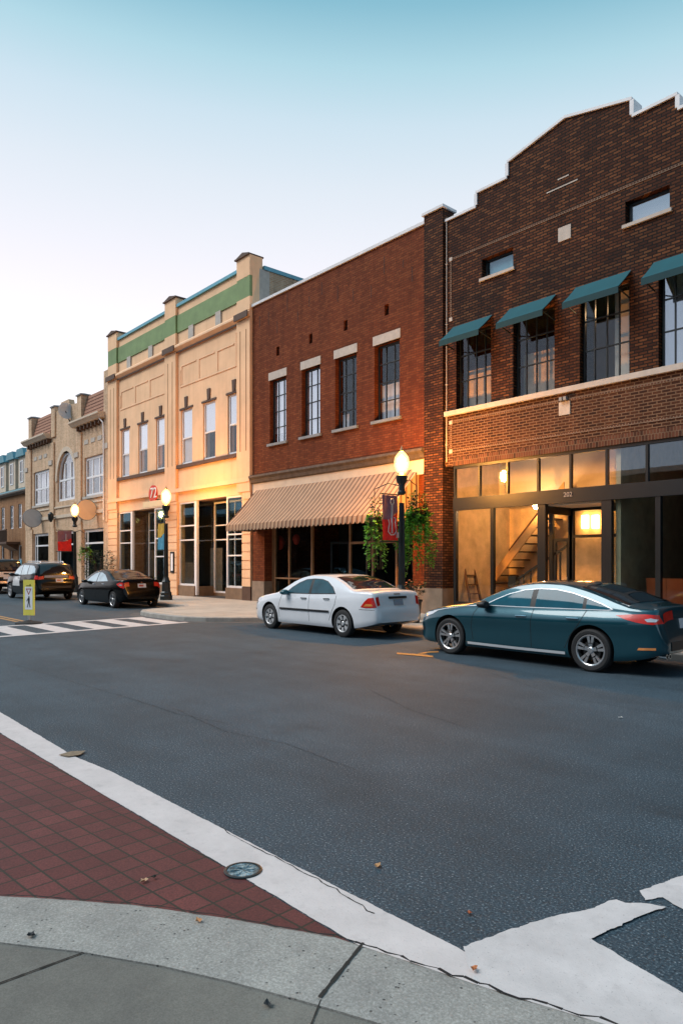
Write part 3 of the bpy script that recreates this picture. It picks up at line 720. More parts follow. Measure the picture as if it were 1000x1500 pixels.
m_ = MB(); m_.tube([(-13.84,YF-.03,4.7),(-13.84,YF-.03,12.0)],.016,6)
for z_ in (5.2,7.0,8.8,10.6): m_.box(-13.87,-13.81,YF-.05,YF-.001,z_,z_+.03)
m_.build('conduit', M['limestone'], dk)
# teal window awnings on the upper floor
def window_awning(a, b, lab):
    c = thing('window_awning', lab, 'awning', ((a+b)/2,YF,7.6), group='teal awnings over the upper windows')
    zt, zb_, pr_ = 8.68, 8.14, .62
    x0, x1 = a-.10, b+.06
    MB().rows([[(x0+(x1-x0)*i/8, YF-.02-pr_*t, zt-(zt-zb_)*t-.015*math.sin(PI*t)) for i in range(9)] for t in [k/6 for k in range(7)]]).build('canopy', M['teal_fabric'], c, 40)
    MB().box(x0,x1,YF-.03-pr_,YF-.022-pr_,zb_-.16,zb_).build('valance', plain('teal_valance',(.002,.036,.046),.85,var=.1), c)
    for x in (x0+.03,x1-.03):
        m_ = MB(); m_.bar((x,YF-.02,8.0),(x,YF-pr_,zb_-.02),.025); m_.bar((x,YF-.02,zt-.05),(x,YF-pr_,zb_-.03),.02); m_.build('bracket', M['iron'], c)
for (a,b), lab in zip(uw, ('leftmost teal awning over the upper window beside the red building','second teal awning over the upper window with beige lower curtain','third teal awning over the window with pale right side','teal awning cut off by the right edge of the photo')):
    window_awning(a,b,lab)
# small flood lamp over the stone block
fl = thing('flood_lamp','small twin flood lamp above the lower stone block','lamp',(-9.92,YF-.05,5.9))
MB().box(-10.02,-9.94,YF-.12,YF-.02,5.86,5.95).box(-9.90,-9.82,YF-.12,YF-.02,5.86,5.95).build('lamp_head',M['grey_sill'],fl)
MB().box(-9.98,-9.86,YF-.02,YF-.001,5.88,5.93).build('bracket',M['iron'],fl)

# ================================================================ RED BRICK BUILDING
RX0, RX1 = -24.16, -14.66
rd = thing('brick_building', 'red brick building with four tall windows over a striped awning', 'building', (-19.4,YF,.137))
rw = [(-22.95,-21.85),(-20.87,-19.87),(-19.0,-17.82),(-16.98,-15.80)]
rw = [(-22.95,-21.87),(-20.90,-19.82),(-18.98,-17.86),(-16.98,-15.82)]
mb = MB()
wall(mb, RX0, RX1, 5.22, 12.14, [(a,b,6.37,8.90) for a,b in rw]+[((a+b)/2-.10,(a+b)/2+.09,9.78,10.14) for a,b in rw], YF, YF+.35)
mb.build('wall', M['red_brick'], rd)
# patched-up outlines of old openings under the parapet
mb = MB(); x = RX0+.5
while x < RX1-.6:
    z = 10.5+random.random()*.9; h = .25+random.random()*.5
    mb.box(x,x+.035,YF-.004,YF+.003,z,z+h)
    x += .35+random.random()*.55
mb.build('mortar_scar', plain('scar',(.055,.018,.010),.9,var=.3), rd)
mb = MB(); mb.box(RX0,RX1-.01,YF-.06,YF+.42,12.14,12.24); mb.build('coping', M['coping'], rd)
mb = MB(); mb.prism_x([(YF+.02,5.22),(YF-.22,5.22),(YF-.22,5.14),(YF-.14,5.06),(YF-.10,4.94),(YF-.04,4.9),(YF+.02,4.9)], RX0+.02, RX1-.02); mb.build('cornice', M['cornice_dark'], rd)
mb = MB(); mb.box(RX0+.03,RX1-.03,YF-.03,YF+.2,4.50,4.9); mb.build('fascia', M['cream'], rd)
mb = MB(); mb.box(-15.15,RX1-.012,YF-.13,YF-.04,4.42,4.86); mb.build('fascia_block', M['cream'], rd)
for i,(a,b) in enumerate(rw):
    w = window(rd, a+.02, b-.02, 6.39, 8.88, YF+.16, 'dark_frame', lin(a,b,2), [7.03,7.65,8.27], 'sky_glass' if i < 2 else 'clear_glass', .06, .028)
    MB().box(a-.05,b+.05,YF-.03,YF+.1,8.90,9.20).build('lintel', M['limestone'], w)
    MB().box(a-.10,b+.10,YF-.09,YF+.15,6.29,6.385).build('sill', M['grey_sill'], w)
    if i < 2: MB().box(a+.06,b-.06,YF+.23,YF+.24,6.42 if i else 6.8,8.85).build('blind', M['blind'], w)  # white sheets stand in for the sky reflected in these two windows
    else: MB().box(a+.06,b-.06 if i == 3 else a+.4,YF+.30,YF+.31,6.42,7.6 if i == 3 else 6.95).build('blind', M['grey_blind'], w)
for a,b in rw: pass
for a,b in rw: MB().box((a+b)/2-.10,(a+b)/2+.09,YF+.16,YF+.2,9.78,10.14).build('vent_slot', M['dark_room'], rd)
mb = MB(); mb.box(RX0,RX0+.2,YF+.35,30,.137,11.7); mb.box(RX1-.2,RX1-.002,YF+.35,30,.137,11.7); mb.box(RX0+.2,RX1-.2,29.8,30,.137,11.7); mb.build('side_wall', M['red_brick'], rd)
mb = MB(); mb.box(RX0+.2,RX1-.2,YF+.35,29.8,11.3,11.5); mb.build('roof', M['roofing'], rd)
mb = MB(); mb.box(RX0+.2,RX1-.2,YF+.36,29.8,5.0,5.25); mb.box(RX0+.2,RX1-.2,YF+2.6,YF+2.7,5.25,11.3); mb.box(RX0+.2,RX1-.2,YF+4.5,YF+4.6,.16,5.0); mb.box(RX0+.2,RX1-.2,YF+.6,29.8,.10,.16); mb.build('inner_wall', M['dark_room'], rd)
for a, b in ((RX0+.02,fx(388)),(fx(605),RX1-.005)):
    mb = MB(); mb.box(a,b,YF-.02,YF+.7,.95,4.5); mb.build('corner_pier', M['red_brick'], rd)
    mb = MB(); mb.box(a-.005 if a > -20 else a,b,YF-.05,YF+.7,.137,.95); mb.build('stone_base', M['base_stone'], rd)
SYR = YF+.35; a0, a1 = fx(388), fx(605)
ms = [a0, fx(402,SYR), fx(423,SYR), fx(456,SYR), fx(512,SYR), fx(545,SYR), fx(580,SYR), a1]
mb = MB()
for i, x in enumerate(ms):
    wd = .07 if 0 < i < len(ms)-1 else .10
    mb.box(x-wd/2 if i else x, x+wd/2 if i < len(ms)-1 else x, SYR, SYR+.1, .137, 4.3)
mb.box(a0,a1,SYR+.005,SYR+.095,4.3,4.5); mb.box(ms[1]+.035,ms[3]-.035,SYR+.01,SYR+.09,1.05,1.11); mb.box(ms[4]+.035,ms[6]-.035,SYR+.01,SYR+.09,2.35,2.43)
mb.build('shopfront_frame', M['wood_frame'], rd)
for i in (0,1,2,4,5,6):
    mb = MB(); mb.box(ms[i]+.036,ms[i+1]-.036,SYR+.045,SYR+.053,.5,4.3); mb.build('display_pane', M['dim_glass'], rd)
mb = MB()
for i in (0,1,2,4,5,6): mb.box(ms[i]+.036,ms[i+1]-.036,SYR+.012,SYR+.088,.137,.5)
mb.build('stall_riser', M['brown_trim'], rd)
mb = MB(); frame_grid(mb, ms[3]+.04, ms[4]-.04, .16, 2.5, SYR+.9, .06, .1, [(ms[3]+ms[4])/2], [1.0], .1); dd = mb.build('door', M['dark_frame'], rd)
MB().box(ms[3]+.1,ms[4]-.1,SYR+.93,SYR+.938,.2,2.45).build('pane', M['dim_glass'], dd)
for px, py, s, lab in ((410,795,.30,'red round shade hanging inside the shop under the striped awning'),(434,790,.22,'dim red paper shade hanging right of the brighter red one')):
    x, z = at(px,py,YF+.9); t = thing('paper_lantern', lab, 'lantern', (x,YF+.9,z))
    MB().lathe([(.02,s),(s*.55,s*.6),(s*.7,0),(s*.4,-s*.8),(.02,-s)],(x,YF+.9,z),14).build('shade', plain('red_paper',(.75,.06,.03),.7,var=.1), t, 60)
    MB().lathe([(.008,s),(.008,4.9-z)],(x,YF+.9,z),6).build('cord', M['iron'], t)
# striped awning
aw = thing('shop_awning','wide tan and brown striped canvas awning with scalloped edge','awning',(-19.4,YF-.1,4.6))
AX0, AX1, AYF, AZ0, AZ1 = -23.85, -14.95, 14.84, 4.62, 3.16
mb = MB(); nxs = 240
mb.rows([[(AX0+(AX1-AX0)*i/nxs, YF-.04-(YF-.04-AYF)*t, AZ0+(AZ1-AZ0)*t-.07*math.sin(PI*t)+.005*math.cos(2*PI*(AX0+(AX1-AX0)*i/nxs+19.4)/.23)) for i in range(nxs+1)] for t in [k/8 for k in range(9)]])
mb.build('canopy', M['striped_canvas'], aw, 60, fix=False)
mb = MB(); n = 39; dx = (AX1-AX0)/n
rows = [[],[],[]]
for i in range(n*6+1):
    x = AX0+(AX1-AX0)*i/(n*6); ph = (i%6)/6; sc = .07*abs(math.sin(PI*i/6)); y = AYF-.012-.012*math.sin(2*PI*i/6)
    rows[0].append((x,AYF,AZ1)); rows[1].append((x,y,AZ1-.12)); rows[2].append((x,y,AZ1-.18-sc))
mb.rows(rows); mb.build('valance', M['striped_canvas'], aw, 60, fix=False)
def side_cloth():
    m, nt, b = newmat('striped_side'); v = coords(nt); sp = nt.nodes.new('ShaderNodeSeparateXYZ'); L(nt, v, sp.inputs[0])
    fr = math_(nt,'FRACT', math_(nt,'MULTIPLY', sp.outputs[1], 1/.23))
    L(nt, ramp(nt, fr, [(0.,(.40,.25,.155)),(.56,(.42,.265,.165)),(.62,(.12,.065,.04)),(.92,(.15,.08,.05)),(1.,(.40,.25,.155))]), b.inputs['Base Color']); setin(b, Roughness=.85); return m
for x in (AX0,AX1):
    mb = MB(); mb.prism_x([(YF-.05,AZ0-.02),(AYF+.01,AZ1-.01),(AYF+.01,AZ1-.22),(YF-.05,AZ1-.22)],x-.006,x+.006); mb.build('side_panel', side_cloth(), aw)
mb = MB()
for x in (AX0+.1,(AX0+AX1)/2,AX1-.1): mb.bar((x,YF-.04,3.0),(x,AYF+.03,AZ1-.05),.03)
mb.bar((AX0,AYF+.03,AZ1-.05),(AX1,AYF+.03,AZ1-.05),.03); mb.build('support_arm', M['iron'], aw)

# ================================================================ YELLOW BUILDING
YX0, YX1 = -38.3, -24.17
yl = thing('stucco_building', 'yellow stucco building with green parapet band and white sash windows', 'building', (-31.2,YF,.137))
yw = [(-36.82,-35.80),(-34.72,-33.66),(-32.72,-31.66),(-30.16,-29.10),(-28.12,-27.06),(-26.06,-25.0)]
mb = MB(); wall(mb, YX0, YX1, 4.62, 13.84, [(a,b,6.32,8.88) for a,b in yw], YF, YF+.35); mb.build('wall', M['yellow_stucco'], yl)
piers = [(YX0,-37.15),(-31.55,-30.45),(-25.15,YX1-.004)]
for a, b in piers:
    mb = MB(); mb.box(a,b,YF-.13,YF,4.62,11.72); mb.build('pilaster', M['yellow_stucco'], yl)
    mb = MB(); mb.box(a,b,YF-.13,YF,12.06,12.60); mb.build('pier_base', M['yellow_stucco'], yl); mb = MB(); mb.box(a,b,YF-.13,YF,13.46,14.30); mb.box(a,b,YF,YF+.5,13.84,14.30); mb.build('parapet_pier', M['yellow_stucco'], yl); mb = MB(); mb.box(a-.08,b+.08 if b < -25 else b,YF-.20,YF+.56,14.30,14.36); mb.prism_y([(a-.05,14.36),(b+.04 if b<-25 else b,14.36),((a+b)/2,14.50)],YF-.18,YF+.54); mb.build('pier_cap', M['brown_trim'], yl)
    mb = MB(); mb.box(a+.01,b-.01,YF-.125,YF,12.60,13.46); mb.build('pier_band', M['green_band'], yl)
for a, b in ((-37.15,-31.55),(-30.45,-25.15)):
    mb = MB(); mb.box(a,b,YF-.05,YF,12.62,13.44); mb.build('parapet_band', M['green_band'], yl)
    mb = MB(); mb.box(a,b,YF-.09,YF+.42,13.84,13.98); mb.build('parapet_trim', M['blue_trim'], yl)
    for t in (.25,.70): x = a+(b-a)*t; MB().box(x-.22,x+.22,YF-.07,YF,12.05,12.66).build('stone_tab', M['limestone'], yl)
    mb = MB(); mb.box(a,b,YF-.10,YF,6.14,6.30); mb.build('sill_course', M['brown_trim'], yl)
    # raised panel outlines
    mb = MB(); w3 = (b-a-.5)/3
    for k in range(3):
        xa, xb = a+.25+k*w3+.12, a+.25+(k+1)*w3-.12
        mb.box(xa,xb,YF-.03,YF,10.94,11.0); mb.box(xa,xa+.05,YF-.03,YF,10.1,10.94)
    mb.box(a+.2,b-.2,YF-.03,YF,9.98,10.04); mb.box(b-.25,b-.2,YF-.03,YF,10.04,11.4); mb.box(a+.2,a+.25,YF-.03,YF,10.04,10.8)
    mb.build('panel_moulding', M['yellow_trim'], yl)
mb = MB(); mb.prism_x([(YF,11.70),(YF-.06,11.70),(YF-.22,11.86),(YF-.22,11.94),(YF-.1,12.05),(YF,12.05)], YX0, YX1-.006)
mb.build('cornice', M['yellow_trim'], yl)
mb = MB()
for a,b in piers: mb.box(a-.03,b+.03 if b<-25 else b,YF-.27,YF-.225,11.74,12.0)
mb.box(YX0,YX1-.006,YF-.10,YF-.065,11.64,11.70)
mb.build('cornice_block', M['brown_trim'], yl)
groove_m = plain('groove_brown',(.30,.15,.07),.85,var=.15)
for a,b in piers:
    for x in ((a+b)/2-.22,(a+b)/2+.22): MB().box(x-.03,x+.03,YF-.134,YF-.128,6.3,11.3).build('pilaster_groove', groove_m, yl)
for i,(a,b) in enumerate(yw):
    w = window(yl, a+.01, b-.01, 6.33, 8.87, YF+.07, 'white_frame', [], [7.55 if i<5 else 7.6], 'clear_glass', .08, .07)
    MB().box(a+.06,b-.06,YF+.085,YF+.090,7.585,8.80).build('pane', M['sky_glass'], w)  # extra mirror pane added over the upper sash to brighten it
    MB().box(a-.10,b+.10,YF-.03,YF+.03,8.88,8.97).prism_y([((a+b)/2-.10,8.97),((a+b)/2+.10,8.97),((a+b)/2+.14,9.45),((a+b)/2-.14,9.45)],YF-.05,YF+.02).build('hood_mould', M['brown_trim'], w)
    MB().box(a+.09,b-.09,YF+.13,YF+.14,7.55,8.8).build('blind', M['blind'], w)
    if i in (0,3): MB().box(a+.09,b-.09,YF+.15,YF+.16,6.4,7.54).build('curtain', M['grey_blind'], w)
# frieze over the shops
mb = MB(); mb.box(YX0+.02,YX1-.008,YF-.16,YF,5.02,5.20); mb.build('string_course', M['yellow_trim'], yl)
mb = MB(); mb.box(YX0,YX0+.2,YF+.35,32,.137,13.84); mb.box(YX0+.2,YX1-.2,31.8,32,.137,13.6); mb.build('side_wall', M['old_brick'], yl)
mb = MB(); mb.box(YX1-.2,YX1-.002,YF+.86,32,.137,13.84); mb.build('east_wall', M['old_brick'], yl)
mb = MB(); mb.box(YX1-.2,YX1-.001,YF+.35,YF+.86,4.0,13.84); mb.build('quoin', M['limestone'], yl)
mb = MB(); mb.box(YX1-.28,YX1+.05,YF+.56,32,13.84,14.00); mb.build('parapet_trim', M['blue_trim'], yl)
mb = MB(); mb.box(YX0+.2,YX1-.2,YF+.35,31.8,12.2,12.4); mb.build('roof', M['roofing'], yl)
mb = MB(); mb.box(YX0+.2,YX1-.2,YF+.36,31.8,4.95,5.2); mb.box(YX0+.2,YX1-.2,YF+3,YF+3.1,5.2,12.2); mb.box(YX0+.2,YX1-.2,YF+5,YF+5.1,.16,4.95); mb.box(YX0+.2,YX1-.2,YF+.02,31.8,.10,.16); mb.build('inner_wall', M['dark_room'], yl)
# rusticated shop piers: courses with open joints
sp_ = [(YX0,-37.15),(-31.55,-30.40),(-24.80,YX1-.01)]
for a,b in sp_:
    mb = MB(); z = .70 if b > -25 else .137
    mb.box(a+.02,b-.02,YF-.06,YF+.35,z,4.62)
    while z < 4.5: mb.box(a,b,YF-.10,YF-.06,z+.015,min(z+.34,4.6)); z += .36
    mb.build('rusticated_pier', M['yellow_stucco'], yl)
mb = MB(); mb.box(-24.80,YX1-.01,YF-.10,YF+.35,.137,.70); mb.build('pier_base', M['brown_trim'], yl)
mb = MB(); mb.box(-37.15,-31.55,YF+.003,YF+.35,4.45,4.62); mb.box(-30.40,-24.80,YF+.003,YF+.35,4.55,4.62); mb.build('shop_lintel', M['yellow_trim'], yl)
def shop(a, b, zt, lab):
    """display bay, recessed entry, display bay"""
    wa = (b-a)*.27; c, d = a+wa, b-wa*.93; RYs = YF+.95
    m_ = MB()
    frame_grid(m_, a, c, .62, zt, YF+.04, .09, .09, [], [2.75,3.42], .06)
    frame_grid(m_, d, b, .62, zt, YF+.04, .09, .09, [], [2.0,2.9], .06)
    m_.box(c,c+.12,YF+.04,YF+.16,.2,zt)
    frame_grid(m_, c+.12, d-.02, .3, zt-.05, RYs, .08, .08, [c+.12+(d-c)*.66], [2.75,3.42], .06)
    fr = m_.build('shopfront_frame', M['white_frame'], yl)
    for x0,x1,yy,z0 in ((a+.06,c-.06,YF+.085,.68),(d+.06,b-.06,YF+.085,.68),(c+.16,d-.06,RYs+.04,.36)):
        MB().box(x0,x1,yy,yy+.008,z0,zt-.1).build('display_pane', M['dim_glass'], fr)
    MB().box(c+.045,c+.055,YF+.16,RYs,.68,zt-.1).build('return_pane', M['clear_glass'], fr); MB().box(d-.03,d-.02,YF+.14,RYs,.68,zt-.1).build('return_pane', M['clear_glass'], fr)
    MB().box(a,c,YF-.02,YF+.3,.137,.62).box(d,b,YF-.02,YF+.3,.137,.62).box(c,c+.12,YF+.17,RYs,.137,.6).box(c+.12,d-.02,RYs-.02,RYs+.2,.137,.3).build('stall_riser', plain('riser',(.20,.13,.08),.8,var=.2), yl)
    MB().box(c,d,YF+.36,RYs+.1,zt-.04,zt).build('entry_soffit', M['brown_trim'], yl)
    MB().box(a+.2,c-.2,YF+1.6,YF+1.65,.16,2.4).box(c+.3,d-.6,YF+2.6,YF+2.65,.16,4.2).box(d+.2,b-.1,YF+1.5,YF+1.55,.16,1.7).build('shop_display', M['wood_frame'] if a < -33 else M['beige_curtain'], yl)
shop(-37.15,-31.55,4.45,'')
shop(-30.40,-24.80,4.55,'')
mb = MB(); 
mn = thing('menu_box','slim dark framed white menu box on the rusticated pier','menu box',(fx(257),YF-.12,1.9))
x, z = at(256,822); MB().box(x-.17,x+.17,YF-.15,YF-.101,z-.55,z+.45).build('case', M['dark_frame'], mn); MB().box(x-.08,x+.1,YF-.158,YF-.151,z-.46,z+.36).build('menu_sheet', M['blind'], mn)
# shop sign with the red number
sx, sz = at(226,733,15.6)
sg = thing('shop_sign','projecting sign with white 72 on red above a pale board','sign',(sx,15.6,sz))
MB().box(sx-1.1,sx+1.0,15.55,15.62,sz-.30,sz-.02).build('board', plain('sign_board',(.78,.6,.36),.6,var=.06), sg)
MB().lathe([(.02,-.03),(.42,-.03),(.42,.03),(.02,.03)],(sx-.1,15.6,sz+.32),28,'y').build('disc', plain('sign_red',(.6,.03,.015),.5,var=.06), sg, 40)
text_mesh('numerals','72',.70,plain('sign_white',(.82,.8,.78),.5,var=0),sg,(sx+.02,15.55,sz+.34),.012)
MB().bar((sx,15.62,sz+.05),(sx,YF-.12,sz+.05),.05).bar((sx-.6,15.6,sz-.02),(sx-.6,YF-.12,sz+.0),.04).build('bracket', M['iron'], sg)
# flower art banner beside the second lamp is built with the lamp below

# ================================================================ TAN BUILDING
TX0, TX1 = -52.7, -38.34
tn = thing('brick_building','tan brick building with arched middle window and tiled mansard slopes','building',(-45.5,YF,.137))
def arch_pts(a, b, z0, zs, n=16, k=1.15):
    r = (b-a)/2; c = (a+b)/2
    return [(a,z0),(b,z0)]+[(c+r*math.cos(PI*i/n), zs+k*r*math.sin(PI*i/n)) for i in range(n+1)]
ca, cbx = -46.55, -43.45
mb = MB()
wall(mb, TX0, TX1, 4.0, 9.85, [(-51.2,-48.0,5.62,7.95),(ca,cbx,5.62,8.65),(-42.0,-38.95,5.62,7.95)], YF, YF+.35)
# arch spandrels
ar = [(cx_,cz_) for cx_,cz_ in arch_pts(ca,cbx,5.62,6.95)][2:]
half = len(ar)//2
for i in range(len(ar)-1):
    (xa,za),(xb,zb) = ar[i],ar[i+1]; mb.prism_y([(xb,zb),(xa,za),(xa,8.65),(xb,8.65)],YF,YF+.35)
mb.box(-47.55,-43.0,YF,YF+.35,9.85,11.45)
mb.build('wall', M['tan_brick'], tn)
mb = MB(); mb.prism_y([(-47.55,11.45),(-46.1,11.55),(-45.9,11.95),(-44.6,11.95),(-44.4,11.55),(-43.0,11.45)],YF,YF+.35); mb.build('centre_parapet', M['tan_brick'], tn)
for px, py in ((46.5,611),(80,594.5),(118.5,577)):
    xc, zt = at(px,py); hw = .33
    MB().box(xc-hw,xc+hw,YF-.10,YF+.56,9.9,zt-.12).build('parapet_pier', M['tan_brick'], tn)
    m_ = MB(); m_.box(xc-hw-.07,xc+hw+.07,YF-.17,YF+.63,zt-.12,zt-.04); m_.add([(xc-hw-.06,YF-.16,zt-.04),(xc+hw+.06,YF-.16,zt-.04),(xc+hw+.06,YF+.62,zt-.04),(xc-hw-.06,YF+.62,zt-.04),(xc,YF+.23,zt+.08)],[(0,1,4),(1,2,4),(2,3,4),(3,0,4)]); m_.build('pier_cap', M['grey_sill'], tn)
mb = MB(); mb.box(TX1-.55,TX1-.012,YF-.12,YF+.4,4.0,12.5); mb.build('corner_pier', M['tan_brick'], tn)
for a,b in ((TX0,-51.55),(-48.0+.2,-47.0),(-43.3,-42.35)):
    mb = MB(); mb.box(a,b,YF-.10,YF,4.0,9.55); mb.build('pilaster', M['tan_brick'], tn)
for a,b in ((-51.7,-47.8),(-42.6,-38.9)):
    mb = MB(); mb.add([(a,YF-.05,10.2),(b,YF-.05,10.2),(b,YF+.30,11.75),(a,YF+.30,11.75),(a,YF+1.0,10.2),(b,YF+1.0,10.2)],[(0,1,2,3),(1,5,2),(0,3,4),(3,2,5,4),(0,4,5,1)])
    mb.build('mansard_roof', M['tile_roof'], tn)
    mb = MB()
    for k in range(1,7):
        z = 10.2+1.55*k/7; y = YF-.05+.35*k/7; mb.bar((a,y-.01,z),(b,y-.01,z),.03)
    mb.build('tile_course', plain('tile_dark',(.20,.09,.06),.85,var=.2), tn)  # course lines in a darker brown than the tiles
    mb = MB(); mb.prism_x([(YF+.2,10.2),(YF-.55,10.2),(YF-.55,10.10),(YF-.45,10.0),(YF-.35,9.88),(YF+.2,9.85)],a-.6,b+.2); mb.build('cornice', M['cream'], tn)
    mb = MB(); x = a
    while x < b: mb.box(x,x+.12,YF-.28,YF,9.6,9.85); x += .55
    mb.build('bracket_row', M['brown_trim'], tn)
    for k in range(3): x = a+.6+k*1.0; MB().box(x,x+.6,YF-.03,YF,8.75,9.0).build('stone_panel', M['limestone'], tn)
for x0 in (TX0,-47.8,-43.3,TX1-.56): MB().box(x0-.03,x0+.62,YF-.16,YF-.125 if x0 > -40 else YF-.103,8.1,8.4).build('stone_block', M['limestone'], tn)
for i,(a,b) in enumerate(((-51.2,-48.0),(-42.0,-38.95))):
    w = window(tn, a, b, 5.64, 7.93, YF+.10, 'white_frame', lin(a,b,2), [6.75], 'mirror_glass', .14, .12)
    MB().box(a-.1,b+.1,YF-.09,YF+.09,5.48,5.62).build('sill', M['limestone'], w)
    MB().box(a+.15,b-.15,YF+.32,YF+.33,6.8,7.8).build('blind', M['grey_blind'], w)
mb = MB(); k = .14
o1, o2 = arch_pts(ca,cbx,5.64,6.95), arch_pts(ca+k,cbx-k,5.64+k,6.95,16,1.13)
for i in range(len(o1)):
    j = (i+1)%len(o1); mb.add([(o1[i][0],YF+.1,o1[i][1]),(o1[j][0],YF+.1,o1[j][1]),(o2[j][0],YF+.1,o2[j][1]),(o2[i][0],YF+.1,o2[i][1]),(o1[i][0],YF+.2,o1[i][1]),(o1[j][0],YF+.2,o1[j][1]),(o2[j][0],YF+.2,o2[j][1]),(o2[i][0],YF+.2,o2[i][1])],[(0,1,2,3),(7,6,5,4),(3,2,6,7),(0,4,5,1)])
for x in lin(ca,cbx,2): mb.box(x-.06,x+.06,YF+.105,YF+.19,5.78,8.0)
mb.box(ca+k,cbx-k,YF+.10,YF+.2,6.9,7.02)
w = mb.build('arched_window', M['white_frame'], tn)
MB().prism_y(arch_pts(ca+.05,cbx-.05,5.7,6.95),YF+.15,YF+.158).build('pane', M['mirror_glass'], w)
MB().box(ca+.2,cbx-.2,YF+.5,YF+.51,6.0,8.3).build('blind', M['grey_blind'], w)
mb = MB()
for i in range(len(ar)-1):
    c_ = (ca+cbx)/2; f = lambda p,s: (c_+(p[0]-c_)*s, 6.95+(p[1]-6.95)*s)
    p,q = ar[i],ar[i+1]; mb.prism_y([f(p,1.0),f(q,1.0),f(q,1.16),f(p,1.16)],YF-.06,YF)
mb.build('arch_moulding', M['cream'], tn)
mb = MB(); mb.box(TX0+.05,TX1-.6,YF-.08,YF,4.55,4.75); mb.box(TX0+.05,TX1-.6,YF-.06,YF,5.2,5.3); mb.build('string_course', M['cream'], tn)
mb = MB()
for a,b in ((TX0,-51.3),(-48.0,-46.9),(-43.6,-42.3),(-39.0,TX1-.02)): mb.box(a,b,YF-.08,YF+.35,.137,4.0)
mb.box(-51.3,-48.0,YF,YF+.35,3.68,4.0); mb.box(-46.9,-43.6,YF,YF+.35,3.68,4.0); mb.box(-42.3,-39.0,YF,YF+.35,3.68,4.0)
mb.build('shop_pier', M['tan_brick'], tn)
for a,b in ((-51.3,-48.0),(-46.9,-43.6),(-42.3,-39.0)):
    w = window(tn, a+.01, b-.01, .4, 3.67, YF+.12, 'white_frame', [a+.5], [2.85], 'dim_glass', .16, .10, name='shop_window')
    MB().box(a,b,YF+.05,YF+.3,.137,.395).build('stall_riser', M['brown_trim'], w)
mb = MB(); mb.box(TX0,TX0+.2,YF+.35,30,.137,9.85); mb.box(TX1-.2,TX1-.02,YF+.4,30,.137,11.2); mb.box(TX0+.2,TX1-.2,29.8,30,.137,9.85); mb.build('side_wall', M['tan_brick'], tn)
mb = MB(); mb.box(TX0+.2,TX1-.2,YF+1.05,29.8,9.9,10.1); mb.build('roof', M['roofing'], tn)
mb = MB(); mb.box(TX0+.2,TX1-.2,YF+.36,29.8,4.1,4.3); mb.box(TX0+.2,TX1-.2,YF+2.2,YF+2.3,.16,9.8); mb.build('inner_wall', M['dark_room'], tn)
MB().tube([(-39.2,YF-.30,9.95),(-38.78,YF-.22,9.6),(-38.74,YF-.18,8.9),(-38.74,YF-.18,4.1)],.045,8).build('downpipe', M['white_frame'], tn)
# things fixed to it
x, z = at(97,602,YF-.3)
ds = thing('satellite_dish','round grey dish on the parapet between the turrets','dish',(x,YF,z-.7))
MB().lathe([(.02,-.14),(.26,-.10),(.48,.02),(.5,.06),(.46,.06),(.26,-.05),(.02,-.09)],(x,YF-.3,z),22,'x').build('reflector', M['coping'], ds, 50)
MB().bar((x-.1,YF+.1,z-.9),(x-.1,YF-.3,z),.06).build('mast', M['iron'], ds)
for px, py, Y, r, mn_, lab in ((48,759,15.7,.60,(.50,.53,.56),'plain grey round sign at the left corner of the tan building'),(127,747,15.7,.58,(.66,.52,.39),'cream round sign beside the far street lamp')):
    x, z = at(px,py,Y); t = thing('round_sign', lab, 'sign', (x,Y,z))
    MB().lathe([(.02,-.04),(r,-.04),(r,.04),(.02,.04)],(x,Y,z),32,'x').build('disc', plain('disc_paint',mn_,.6,var=.06), t, 40)
    MB().lathe([(r,-.05),(r+.03,-.05),(r+.03,.05),(r,.05)],(x,Y,z),32,'x',cap=False).build('rim', M['grey_sill'], t, 40)
    MB().bar((x,Y+r*.9,z+.2),(x,YF-.02,z+.2),.06).build('bracket', M['iron'], t)
x, z = at(76,758,YF-.3); t = thing('wall_lantern','small unlit lantern on the tan brick pier','lantern',(x,YF-.3,z))
MB().lathe([(.05,-.3),(.16,-.1),(.18,.2),(.05,.35)],(x,YF-.35,z),10).build('lantern_body',M['iron'],t,30); MB().bar((x,YF-.35,z),(x,YF-.1,z),.06).build('bracket',M['iron'],t)

# ================================================================ FAR LEFT BUILDING
LX0, LX1 = -74., -53.1
fl_ = thing('brick_building','low brown brick building with dormers in a blue-green roof','building',(-62,YF+.4,.137))
YL = YF+.5
lw = [(-56.3,-55.5),(-58.3,-57.5),(-60.6,-59.8),(-63,-62.2)]
mb = MB(); wall(mb, LX0, LX1, .137, 6.85, [(a,b,4.3,6.1) for a,b in lw]+[(a,b,.9,3.0) for a,b in lw], YL, YL+.35); mb.build('wall', M['brown_brick'], fl_)
for a,b in lw:
    for z0,z1 in ((4.3,6.1),(.9,3.0)):
        window(fl_, a, b, z0, z1, YL+.06, 'white_frame', [], [(z0+z1)/2], 'mirror_glass', .07, .06)
mb = MB(); mb.prism_x([(YL+.1,7.05),(YL-.35,7.05),(YL-.35,6.95),(YL-.2,6.8),(YL+.1,6.8)],LX0,LX1); mb.build('cornice', M['cornice_dark'], fl_)
mb = MB(); mb.prism_x([(YL-.3,7.05),(YL+3,8.6),(YL+3,12.2),(YL+12,12.2),(YL+12,7.05)][:2]+[(YL+12,8.6),(YL+12,7.05)],LX0,LX1); mb.build('roof', plain('slate_teal',(.10,.20,.23),.7,var=.2,vs=6), fl_)
